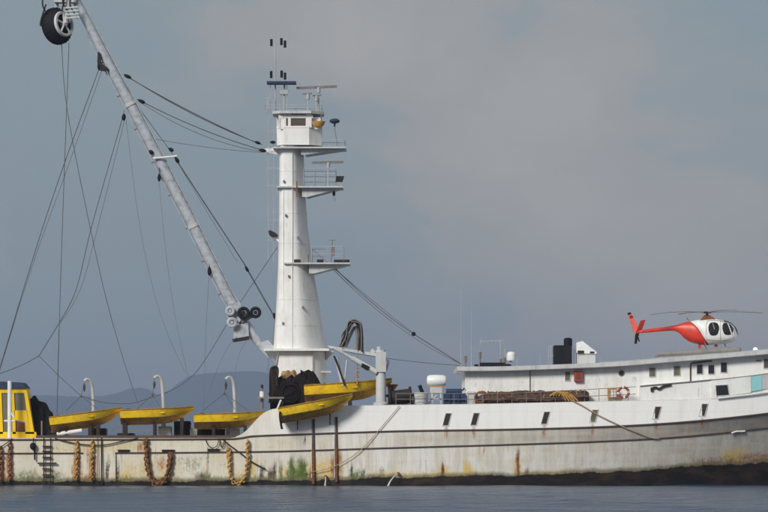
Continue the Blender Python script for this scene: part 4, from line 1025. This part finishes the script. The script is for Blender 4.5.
# lifebuoy and locker by the forward walkway
c = P(623.5,392.6,0.35); lb = thing('lifebuoy', c - Vector((0,0,0.4)), 'orange and white lifebuoy hung on the rail beside a pale locker', 'lifebuoy')
def arc(mb_, c, a0, a1, R0, r):
    mb_.tube([c + Vector((R0*math.cos(a0+(a1-a0)*i/6), 0, R0*math.sin(a0+(a1-a0)*i/6))) for i in range(7)], r, 8)
m1, m2 = MB(), MB()
for i in range(4):
    arc(m1, c, i*math.pi/2+0.25, i*math.pi/2+math.pi/2-0.02+0.0, 0.32, 0.085); arc(m2, c, i*math.pi/2-0.05, i*math.pi/2+0.28, 0.32, 0.09)
m1.build('ring', M['red_box'], lb); m2.build('band', M['heli_white'], lb)
a = MB(); a.bpx(608,389,617,398,0.6,1.1); a.bpx(607.6,388.4,617.4,389,0.58,1.12); lk = thing('deck_locker', P(612,400,0.8), 'pale yellow locker with a dark side standing next to the lifebuoy', 'locker'); a.bpx(608.5,398,616.5,402,0.65,1.05); a.build('locker_body', M['tan'], lk, smooth=False)
MB().bpx(611,390,616.4,397,0.57,0.597).build('locker_door', M['white'], lk, smooth=False)
a = MB(); a.tube(spline([P(651.5,391.5,0.52), P(652.5,388.4,0.52), P(656,387.6,0.52), P(659,389,0.52), P(663,386.6,0.52), P(668,385.4,0.52), P(671,384.6,0.52)]), 0.07, 6); a.bpx(650.6,387.6,653.4,391.2,0.5,0.6)
gear('fairlead', 'small dark bent fairlead on the pale wall ahead of the lifebuoy', 'fairlead', a, 'dark', P(660,390,0.2))

# ------------------------------------------------------------------ things on the deckhouse roof
def rtop(px): return sinterp(ROOF, px) - 4.6
YR = 3.0
tank = thing('funnel', P(563, rtop(563), YR), 'black square funnel casing with a round cap on the roof', 'funnel')
a = MB(); a.bpx(554,345.3,572,366,YR,YR+1.6); a.build('casing', M['black'], tank, smooth=False)
a = MB(); a.cyl(P(568,346,YR+0.8), P(568,339.5,YR+0.8), 0.27, n=16); a.ell(P(568,339.5,YR+0.8), (0.27,0.27,0.12)); a.build('cap', M['black'], tank)
a = MB(); 
for px in (548.6, 550.8): a.cyl(P(px,366,YR+0.5), P(px,346.5,YR+0.5), 0.018, n=5)
a.cyl(P(548.6,346.5,YR+0.5), P(554,345.6,YR+0.5), 0.018, n=5); a.cyl(P(548.6,356,YR+0.5), P(554,356,YR+0.5), 0.018, n=5); a.cyl(P(574,366,YR+0.5), P(574,348,YR+0.5), 0.02, n=5); a.build('guard_rail', M['rail_light'], tank)
hatch = thing('roof_hatch', P(586, rtop(586), YR), 'white canopy box with a slanted lid beside the black funnel', 'box')
a = MB(); a.ppx([(576.5,342.6),(582.5,341),(597,352.4),(595.6,354),(576.5,353)], YR, YR+1.2); a.build('lid', M['heli_white'], hatch, smooth=False)
a = MB(); a.bpx(577,353,595.4,364,YR+0.1,YR+1.1); a.build('box_body', M['grey_white'], hatch, smooth=False)
for q_ in ((577.6,350.6,584,353.6),(590,351.5,594.4,353.4)): MB().bpx(*q_,YR-0.03,YR-0.005).build('vent_slot', M['dark'], hatch, smooth=False)
a = MB(); a.bpx(480,362.6,505,366.6,YR,YR+1.5); a.bpx(505,364,511,366.6,YR,YR+1.0); a.bpx(474.5,364.4,478.5,366.6,YR,YR+0.5)
gear('skylight', 'low black skylight lying on the after end of the roof', 'skylight', a, 'black', P(494,366.6,YR), smooth=False)
rad_ = thing('radome', P(511, 366, YR+1), 'small white dome antenna on the roof beside the black skylight', 'antenna')
a = MB(); c = P(511,356,YR+1); a.tube([c+Vector((0,0,k)) for k in (-0.3,-0.2,0.15,0.24,0.28)], [0.26,0.3,0.28,0.2,0.05], 16); a.build('dome', M['heli_white'], rad_)
MB().cyl(P(511,360,YR+1), P(511,366.4,YR+1), 0.07).build('stem', M['rail_light'], rad_)
am = thing('antenna_frame', P(496, 366, YR+1.2), 'thin grey aerial frame with small crossbars standing over the skylight', 'antenna')
a = MB()
for px, top_ in ((480,351),(500.5,340),(505,349)): a.cyl(P(px,366,YR+1.2), P(px,top_,YR+1.2), 0.028, n=6)
a.build('aerial_post', M['rail_light'], am)
a = MB()
for k in range(7): a.cyl(P(481+k*3.6,338.5+ (k%3)*1.4,YR+1.2), P(481+k*3.6,344-(k%2),YR+1.2), 0.018, n=5)
a.cyl(P(479.5,341.5,YR+1.2), P(504.5,340.5,YR+1.2), 0.02, n=5); a.build('crossbar', M['rail_light'], am)
a = MB()
for px, t0 in ((465.5,356),(480,352),(504.6,357.5),(500.6,359)): a.cyl(P(px,366.5,YR+1.0), P(px,t0+5,YR+1.0), 0.05, n=6); a.cyl(P(px,t0+6,YR+1.0), P(px,t0,YR+1.0), 0.09, n=8)
a.build('aerial_base', M['rail'], am)
for px in (600, 540, 517):
    MB().cyl(P(px,366,YR), P(px,357,YR), 0.014, n=5).build('whip_antenna', M['rail_light'], roof)
rr = MB(); rr.tube([P(px, rtop(px)-0.3, 1.0) for px in range(600, 830, 12)], 0.03, 5); rr.build('deck_edge_pipe', M['rail_light'], roof)
lm = thing('deck_lamp', P(755.4, rtop(755.4), 1.4), 'small round bright white lamp on the roof edge ahead of the helicopter', 'lamp')
t = NT('lit_lamp_lens'); t.set((0.9,0.95,0.95), 0.3); t.b.inputs['Emission Color'].default_value = (0.85,1,0.97,1); t.b.inputs['Emission Strength'].default_value = 0.9; M['lamp'] = t.m
MB().ell(P(755.4,349.8,1.4), (0.15,0.12,0.15)).build('lens', M['lamp'], lm)
MB().cyl(P(755.4,354,1.45), P(755.4,350,1.45), 0.07).build('stem', M['rail_light'], lm)

# ------------------------------------------------------------------ helicopter
YH = 4.6
heli = thing('helicopter', P(700, 357, YH), 'small red and white helicopter with rounded nose parked on the roof', 'helicopter')
ST = [(738.6,335,0.6,0.04),(737.4,334.4,4.2,0.26),(735,333.6,7.2,0.42),(731,332.7,9.8,0.56),(726,332.2,11.6,0.64),(719,331.8,12.9,0.69),(712,331.9,13.4,0.70),(705,332.2,13.3,0.69),(699,332,12.6,0.64),(693,332,11.2,0.54),(688,331.4,9.8,0.42),(684,330.4,8.0,0.32),(680,328.9,5.0,0.24),(675,328.2,2.9,0.17),(665,329.0,2.2,0.13),(650,330.6,1.9,0.11),(637,332,1.6,0.09)]
def hsec(px, key):
    tb = sorted((s[0], s[key]) for s in ST); return sinterp(tb, px)
def hs(px, th, off=0.0):
    c, hh, hw = hsec(px,1), max(hsec(px,2),0.3)/PPM, max(hsec(px,3),0.02)
    ca, sa = math.cos(th), math.sin(th); e_ = 2/2.3
    return Vector((X(px,YH), YH - (hw+off)*math.copysign(abs(ca)**e_, ca), Z(c,YH) + (hh+off)*math.copysign(abs(sa)**e_, sa)))
NB = 28
def shell(pxs, off=0.0): return [[hs(p, 2*math.pi*i/NB, off) for i in range(NB)] for p in pxs]
# split red/white along the slanted livery line, ring by ring
bod = MB(); tailm = MB()
wh = [708,712,716,720,724,728,731,734,736,737.4,738.2,738.6]; 
def slant_ring(k):  # k=0 the livery line, 1 the first full ring at 712
    ring = []
    for i in range(NB):
        th = 2*math.pi*i/NB; s_ = math.sin(th); pxl = 699.5 - 9.5*s_
        ring.append(hs(pxl + (712-pxl)*k, th))
    return ring
bod.loft([slant_ring(0), slant_ring(0.35), slant_ring(0.7), slant_ring(1.0)] + shell(wh[2:]))
body = bod.build('cabin', M['heli_white'], heli, angle=180)
def slant_back(k):
    ring = []
    for i in range(NB):
        th = 2*math.pi*i/NB; s_ = math.sin(th); pxl = 699.5 - 9.5*s_
        ring.append(hs(pxl + (684-pxl)*k, th))
    return ring
tailm.loft([slant_back(k) for k in (1,0.8,0.6,0.4,0.2,0)][::1] if False else [slant_back(0), slant_back(0.2), slant_back(0.4), slant_back(0.6), slant_back(0.8), slant_back(1)] + shell([682,680,677,675,670,665,658,650,643,637]))
tail = tailm.build('tail_boom', M['red'], heli, angle=180)
def patch(px0, px1, fn0, fn1, mat, name, off=0.012, parent=None, nx_=8, ny_=6):
    m_ = MB(); rows = []
    for i in range(nx_+1):
        px = px0+(px1-px0)*i/nx_; rows.append([hs(px, fn0(px)+(fn1(px)-fn0(px))*j/ny_, off) for j in range(ny_+1)])
    m_.loft(rows, caps=False, close=False); return m_.build(name, M[mat], parent or heli, angle=180)
def lens(px0, px1, lo, hi):
    def mk(s_):
        def f(px):
            k = abs((px-px0)/(px1-px0)*2-1); e_ = (1-k**3.0)**0.5 if k < 1 else 0
            return (lo+hi)/2 + s_*(hi-lo)/2*max(0.25, e_)
        return f
    return mk(-1), mk(1)
for mir in (0, 1):
    g = (lambda f: (lambda px: math.pi - f(px))) if mir else (lambda f: f)
    a_, b_ = lens(707.5,718.2,-0.26,0.72); patch(707.5,718.2,g(a_),g(b_),'glass','cabin_window')
    a_, b_ = lens(721.5,732.6,-0.22,0.85); patch(721.5,732.6,g(a_),g(b_),'glass','cabin_window')
patch(723.5, 738.0, lambda p_: interp([(723.5,1.05),(733,0.92),(735.5,0.35),(738,-0.45)], p_), lambda p_: math.pi-interp([(723.5,1.05),(733,0.92),(735.5,0.35),(738,-0.45)], p_), 'glass', 'windshield', 0.010, ny_=14, nx_=12)
for ln in ([(719.8,-0.75),(719.6,-0.3),(719.6,0.3),(719.8,0.9)], [(706,-0.6),(705.4,0.0),(705.8,0.6),(707,0.95)], [(706,-0.6),(712,-0.66),(719.8,-0.75),(727,-0.7),(733.4,-0.45)], [(733.4,-0.45),(734,0.1),(733,0.6)], [(707,0.95),(713,0.98),(719.8,0.95),(727,1.0)]):
    MB().tube(spline([hs(a, b, 0.004) for a, b in ln], 5), 0.014, 5).build('door_seam', M['rail'], heli)
MB().tube([hs(712+k*0.3, 0.62-k*0.1, 0.016) for k in range(6)], 0.02, 5).build('window_glint', M['rail_light'], heli)
# reflection in the front door pane, put in as a pale tube
m_ = MB(); m_.tube([hs(727+ k*0.6, 0.8-k*0.14, 0.02) for k in range(8)], 0.035, 6); m_.build('pane_reflection', M['heli_white'], heli)
# doghouse + mast + hub
m_ = MB(); m_.loft([[P(a, b, YH-0.3) for a, b in ((700,320.4),(716,319.6))] + [P(a, b, YH+0.3) for a, b in ((716,319.6),(700,320.4))], [P(a, b, YH-0.16) for a, b in ((703.4,315.8),(711,315.8))] + [P(a, b, YH+0.16) for a, b in ((711,315.8),(703.4,315.8))]]); m_.build('rotor_fairing', M['rust'], heli, smooth=False)
hub = P(707, 312.6, YH)
m_ = MB(); m_.cyl(P(707,318,YH), hub+Vector((0,0,0.06)), 0.07); m_.cyl(hub-Vector((0,0,0.05)), hub+Vector((0,0,0.07)), 0.24, n=14); m_.cyl(hub-Vector((0,0,0.22)), hub-Vector((0,0,0.16)), 0.18); m_.build('rotor_hub', M['dark'], heli)
for az in (-68, 22, 112, 202):
    d = Vector((math.cos(R(az)), math.sin(R(az)), 0)); n_ = Vector((-d.y, d.x, 0)); m_ = MB(); rings = []
    for r_k in (0.15, 0.5, 0.55, 1.5, 2.5, 3.3, 4.0):
        ch = 0.05 if r_k < 0.52 else 0.10; th_ = 0.035 if r_k < 0.52 else 0.018
        c = hub + d*r_k + Vector((0,0,0.10*(r_k/1.4) - 0.20*(r_k/4)**2*2.4*(1.0 if az in (202,) else 0.55 if az==-68 else 0.55)))
        rings.append([c+n_*ch+Vector((0,0,th_)), c-n_*ch+Vector((0,0,th_)), c-n_*ch-Vector((0,0,th_)), c+n_*ch-Vector((0,0,th_))])
    m_.loft(rings); m_.build('main_rotor_blade', M['rail'], heli, smooth=False)
# tail: two upper fins, ventral fin, tail rotor beyond
def fin(poly, mat, name, y0, y1, twist=0.0):
    m_ = MB(); m_.ppx(poly, y0, y1); return m_.build(name, M[mat], heli, smooth=False)
m_ = MB()
def vfin(root0, root1, tip0, tip1, yt, mat, name):
    a, b, c, d = P(*root0,YH), P(*root1,YH), P(*tip1,YH+yt), P(*tip0,YH+yt); k = Vector((0,0.04,0))
    q = MB(); q.hexa([a-k,b-k,b+k,a+k,d-k*0.6,c-k*0.6,c+k*0.6,d+k*0.6]); return q.build(name, M[mat], heli, smooth=False)
vfin((634.2,333.4),(640.5,331),(628.0,315.2),(631.6,314),0.35,'red','tail_fin')
vfin((627.9,315.2),(631.6,314),(627.4,313),(630.4,312.2),0.0,'black','fin_tip')
vfin((635.5,333.2),(641.5,331),(640.6,320.6),(645.6,319.8),-0.45,'red','tail_fin')
vfin((635.2,334),(639.4,333),(634.4,343.8),(636.6,344),0.0,'black','ventral_fin')
c = P(636.5,332,YH+0.28); m_ = MB(); d = Vector((-0.28,0,0.96)); m_.tube([c-d*0.65, c+d*0.65], 0.04, 6); m_.cyl(c, c+Vector((0,-0.28,0)), 0.05); m_.build('tail_rotor', M['dark'], heli)
# floats, struts, small belly fittings
for sy in (-1, 1):
    y = YH + sy*0.95
    m_ = MB(); m_.tube(spline([P(657.5,354.0,y), P(661,353.9,y), P(675,353.4,y), P(700,352.2,y), P(725,350.8,y), P(738,350.2,y), P(741.2,350.3,y)], 4), [0.06,0.10,0.115,0.12,0.125,0.13,0.135,0.14,0.15,0.16,0.17,0.18,0.19,0.20,0.21,0.22,0.225,0.225,0.22,0.22,0.21,0.2,0.17,0.12,0.05], 12)
    m_.build('float', M['float'], heli)
    for px in (704, 724):
        q = MB(); q.tube([hs(px, -0.9, -0.03) if sy < 0 else hs(px, math.pi+0.9, -0.03), P(px+3, 349.8, y)], 0.035, 6); q.build('strut', M['rail'], heli)
    q = MB(); q.tube([P(664,352.5,y), P(700,349.6,y), P(734,348.0,y)], 0.035, 6); q.build('skid_tube', M['rail'], heli)
m_ = MB(); m_.bpx(698.6,343,701,348.4,YH-0.12,YH+0.12); m_.cyl(P(716,344.4,YH), P(716,347,YH), 0.1); m_.build('exhaust', M['red'], heli, smooth=False)
m_ = MB(); m_.cyl(P(690,322.6,YH), P(686.4,317.6,YH), 0.016, n=5); m_.cyl(P(686.4,318,YH), P(688,319.2,YH), 0.03, n=5); m_.build('aerial', M['rail'], heli)
# helideck edge net frame
m_ = MB(); m_.tube([P(655,356.6,2.2), P(700,354.6,2.2), P(742,352.4,2.2)], 0.04, 5); m_.build('helideck_edge', M['rail'], roof)

# ------------------------------------------------------------------ power block at the boom tip
pbk = thing('power_block', P(62, 44, YB), 'black rubber power block with a white spoked side hanging from the boom tip', 'power block')
axd = Vector((0.74, -0.62, 0.16)).normalized()
c = P(60.0, 25, YB-0.2)
uu = axd.cross(Vector((0,0,1))).normalized(); vv = uu.cross(axd)
def disc_rings(prof): return [[c + axd*k + (uu*math.cos(2*math.pi*i/32) + vv*math.sin(2*math.pi*i/32))*r for i in range(32)] for k, r in prof]
MB().loft(disc_rings(((-0.62,0.4),(-0.62,1.04),(-0.54,1.16),(-0.40,1.19),(-0.12,1.17),(-0.02,1.10),(0.06,1.0),(0.30,0.86),(0.31,0.64),(0.05,0.6)))).build('rubber_sheave', M['black'], pbk, angle=50)
m_ = MB()
for k_ in range(28):
    d = uu*math.cos(k_*math.pi/14) + vv*math.sin(k_*math.pi/14); q_ = d.cross(axd).normalized()
    p0 = c + axd*-0.44 + d*1.18; p1 = c + axd*-0.10 + d*1.165
    m_.hexa([p0-q_*0.05-d*.05, p1-q_*0.05-d*.05, p1+q_*0.05-d*.05, p0+q_*0.05-d*.05, p0-q_*0.05+d*.03, p1-q_*0.05+d*.03, p1+q_*0.05+d*.03, p0+q_*0.05+d*.03])
tag(m_.build('tread', M['black'], pbk, smooth=False), kind='stuff')
MB().loft(disc_rings(((0.30,0.84),(0.44,0.80),(0.44,0.66),(0.30,0.64),(0.06,0.62))), caps=False).build('cheek_ring', M['grey_white'], pbk)
MB().loft(disc_rings(((0.02,0.62),(0.08,0.60),(0.10,0.1)))).build('cheek_back', M['dark'], pbk)
fc = c + axd*0.40
m_ = MB(); m_.cyl(fc-axd*0.2, fc+axd*0.14, 0.17, n=14)
for i in range(5):
    d = uu*math.cos(i*2*math.pi/5+0.3) + vv*math.sin(i*2*math.pi/5+0.3); m_.cyl(fc+d*0.1, fc+d*0.66, 0.065, n=6)
m_.build('spoked_wheel', M['grey_white'], pbk)
m_ = MB(); 
for s in (-0.55, 0.52):
    b = c + axd*s; m_.tube([b, b + Vector((0.1,0,0.9)), b + Vector((0.25,0,1.9)), P(61,-22,YB)], [0.13,0.14,0.12,0.12], 8)
m_.bpx(54,-4,76,2,YB-0.5,YB+0.4); m_.build('yoke', M['grey_white'], pbk)
m_ = MB(); 
for k in range(4): q_ = P(70+k*0.5, 8+k*3.4, YB-0.9); m_.cyl(q_+Vector((-0.35,0,0)), q_+Vector((0.5,0,0.06)), 0.06, n=8)
m_.build('hydraulic_motor', M['grey_white'], pbk)
for pts in ([(44,-12),(42.5,4),(46,12)], [(46,4),(41,20),(40.5,26)], [(62,-12),(63,2),(68,12)], [(66,-14),(64,0),(62,10)], [(72,-10),(70,4),(75,14)]): MB().tube(spline([P(x, y, YB-0.9) for x, y in pts]), 0.05, 6).build('hydraulic_hose', M['dark'], pbk)

# ------------------------------------------------------------------ things hanging over the side
def garland(label, pts, mat, r, gname):
    q = spline([P(x, y, -0.16) for x, y in pts], 10); L_ = [0]
    for a_, b_ in zip(q, q[1:]): L_.append(L_[-1] + (b_-a_).length)
    out = []; n = int(L_[-1]/0.055); k = 0
    for i in range(n+1):
        s = L_[-1]*i/n
        while k < len(q)-2 and L_[k+1] < s: k += 1
        out.append(q[k].lerp(q[k+1], (s-L_[k])/max(1e-6, L_[k+1]-L_[k])))
    m_ = MB(); step = 4
    for i in range(0, len(out)-step, step-1):
        d = (out[i+step]-out[i]).normalized(); sd = d.cross(Vector((0,1,0))).normalized()
        ax_ = (Vector((0,1,0)) + sd*0.5*random.uniform(-1,1)) if (i//(step-1)) % 2 else (sd + Vector((0,0.35*random.uniform(-1,1),0)))
        c_ = out[i+step//2] + sd*0.03*random.uniform(-1,1)
        m_.torus(c_, ax_, r*0.80*random.uniform(0.85,1.15), r*0.42*random.uniform(0.8,1.2), 12, 6)
    return gear('fender_garland', label, 'fender', m_, mat, P(pts[0][0], pts[0][1], -0.16), 'fender garlands hung over the side')
garland('dark rusty fender garland hung in a deep loop over the after side', [(146,438.5),(146.6,450),(148,468),(152,480),(158,484.3),(164,481),(169,470),(171,452)], 'rust_dark', 0.17, '')
garland('tan frayed fender garland hung in a loop aft of the bulwark step', [(228.5,447),(229.5,462),(231,478),(236,483.6),(242,482),(246,474),(248,455),(247.5,439)], 'rust_tan', 0.13, '')
for px, y0, y1, m_, lab in ((10,441,483,'rust','rusty fender chain hanging over the side below the white stern post'), (77,440,482,'rust_tan','tan rusty fender chain hanging over the side just forward of the rope ladder'), (92.5,440,483,'rust_tan','tan rusty fender chain hanging beside the two thin dark side ropes'), (1,446,483,'rust_dark','dark rusty fender chain hanging at the stern under the yellow cabin')):
    garland(lab, [(px,y0),(px-0.5,(y0+y1)/2),(px-1,y1)], m_, 0.11, '')
lad = thing('rope_ladder', P(48, 484, -0.1), 'dark rope ladder with wooden rungs hanging down the after hull side', 'ladder')
for xx in (43.8, 50.6): MB().tube([P(xx, y, -0.12) for y in (438, 455, 482)], 0.035, 6).build('side_rope', M['dark'], lad)
for y in (446.5, 451.5, 457.5, 463.3, 469, 475): 
    w2 = 9.6 if y == 463.3 else 4.6
    MB().box(X(47.2-w2), X(47.2+w2), -0.17, -0.08, Z(y)-0.045, Z(y)+0.045).build('rung', M['dark'], lad, smooth=False)
for px, r in ((101.5,0.045),(97.5,0.022)): gear('side_rope', ('thicker' if r > 0.03 else 'thinner') + ' of two dark ropes hanging down the side by the rusty chains', 'rope', MB().tube([P(px,438,-0.1),P(px+0.3,484,-0.1)], r, 6), 'dark', P(px,438,-0.1), 'thin dark ropes hanging down the side')
a = MB(); a.ell(P(33,446.3,-0.2), (0.2,0.16,0.24)); a.cyl(P(33.5,438,-0.15), P(33,446,-0.2), 0.03); a.tube([P(34.5,448,-0.18), P(34.8,460,-0.12)], 0.05, 6)
gear('side_fender', 'small black fender ball on a short rope over the after side', 'fender', a, 'black', P(33,438,-0.1))
def rope(label, pts, r, mat, yy=-0.12): return gear('mooring_rope', label, 'rope', MB().tube(spline([P(x, y, yy) if len((x,y))==2 else None for x, y in pts], 8), r, 6), mat, P(pts[0][0], pts[0][1], yy))
rope('dark rope sagging along the after side above the rubbing rail', [(55,438.5),(70,442.5),(88,445),(105,445),(122,441.5),(138,438.3)], 0.035, 'dark')
rope('dark rope hanging from the after deck edge down to the stern', [(12,438.5),(6,443.5),(-4,449),(-20,450)], 0.03, 'dark')
rope('dark rope running down the side forward of the tan garland', [(222,438.5),(228,444),(240,453),(252,462),(266,469.5)], 0.04, 'dark')
rope('dark looped line hanging over a side slot', [(205,438.5),(208,445),(213,448),(217.5,445),(219,438.5),(221,446.5),(223.5,446),(224,438.5)], 0.025, 'dark')
rope('pale rope slanting down the side from the crane pedestal to the waterline', [(399.5,406),(385,423),(366,445),(350,458),(333,467),(318,471),(304,472.5)], 0.024, 'rope')
def rp(px, py, k=0.06):   # point on the ship's side at a photo row
    z = (486-py)/PPM; z1, z2 = zt(L1, px), zt(L2, px); y = side(px,'L1')
    if z < z1: y = side(px,'L1') + (side(px,'L2')-side(px,'L1'))*min(1,(z1-z)/(z1-z2))
    return Vector(((px-384)/PPM, y-k-0.06, z))
pts = [(572,400.5),(582,405.5),(598,415),(620,425.5),(640,433.5),(652,438),(660,438.5)]
gear('mooring_rope', 'yellowish rope slanting from the brown net roll down over the forward ports', 'rope', MB().tube(spline([rp(*p) for p in pts], 6), 0.034, 6), 'rope', rp(572,400.5))
gear('deck_rope', 'pale slack rope lying along the rubbing rail near the bow', 'rope', MB().tube(spline([rp(733,433.2),rp(738,431.6),rp(744,431.4),rp(747,431)],5), 0.05, 6), 'white', rp(733,432))
# cooling water pouring out of the side
for px, py, ex, tt in ((398.5,473.5,388,'pipe under the pale slanting rope'),(326,476.5,325,'pipe between the two fender posts')):
    d = thing('discharge', P(px, 486, -0.2), 'thin stream of water pouring from a side ' + tt, 'water outlet')
    MB().cyl(P(px,py,0.3), P(px-0.4,py,-0.22), 0.09, n=12).build('outlet_pipe', M['rust_dark'], d)
    MB().tube(spline([P(px-0.4,py,-0.22), P(px-(px-ex)*0.35,py+2.5,-0.4), P(px-(px-ex)*0.75,py+7.5,-0.6), P(ex,486.4,-0.7)],5), [0.022+0.0025*i for i in range(16)], 8).build('water_stream', M['foam'], d)

# ------------------------------------------------------------------ haze
mb = MB(); mb.box(-16000, 16000, -1600, 21000, -1.8, 200)
t = NT('haze_air'); t.t.nodes.remove(t.b)
pv = t.n('ShaderNodeVolumePrincipled'); pv.inputs['Color'].default_value = (0.44, 0.55, 0.77, 1); pv.inputs['Density'].default_value = 0.00014
t.t.links.new(pv.outputs[0], t.t.nodes['Material Output'].inputs['Volume'])
tag(mb.build('haze', t.m, smooth=False), kind='stuff')
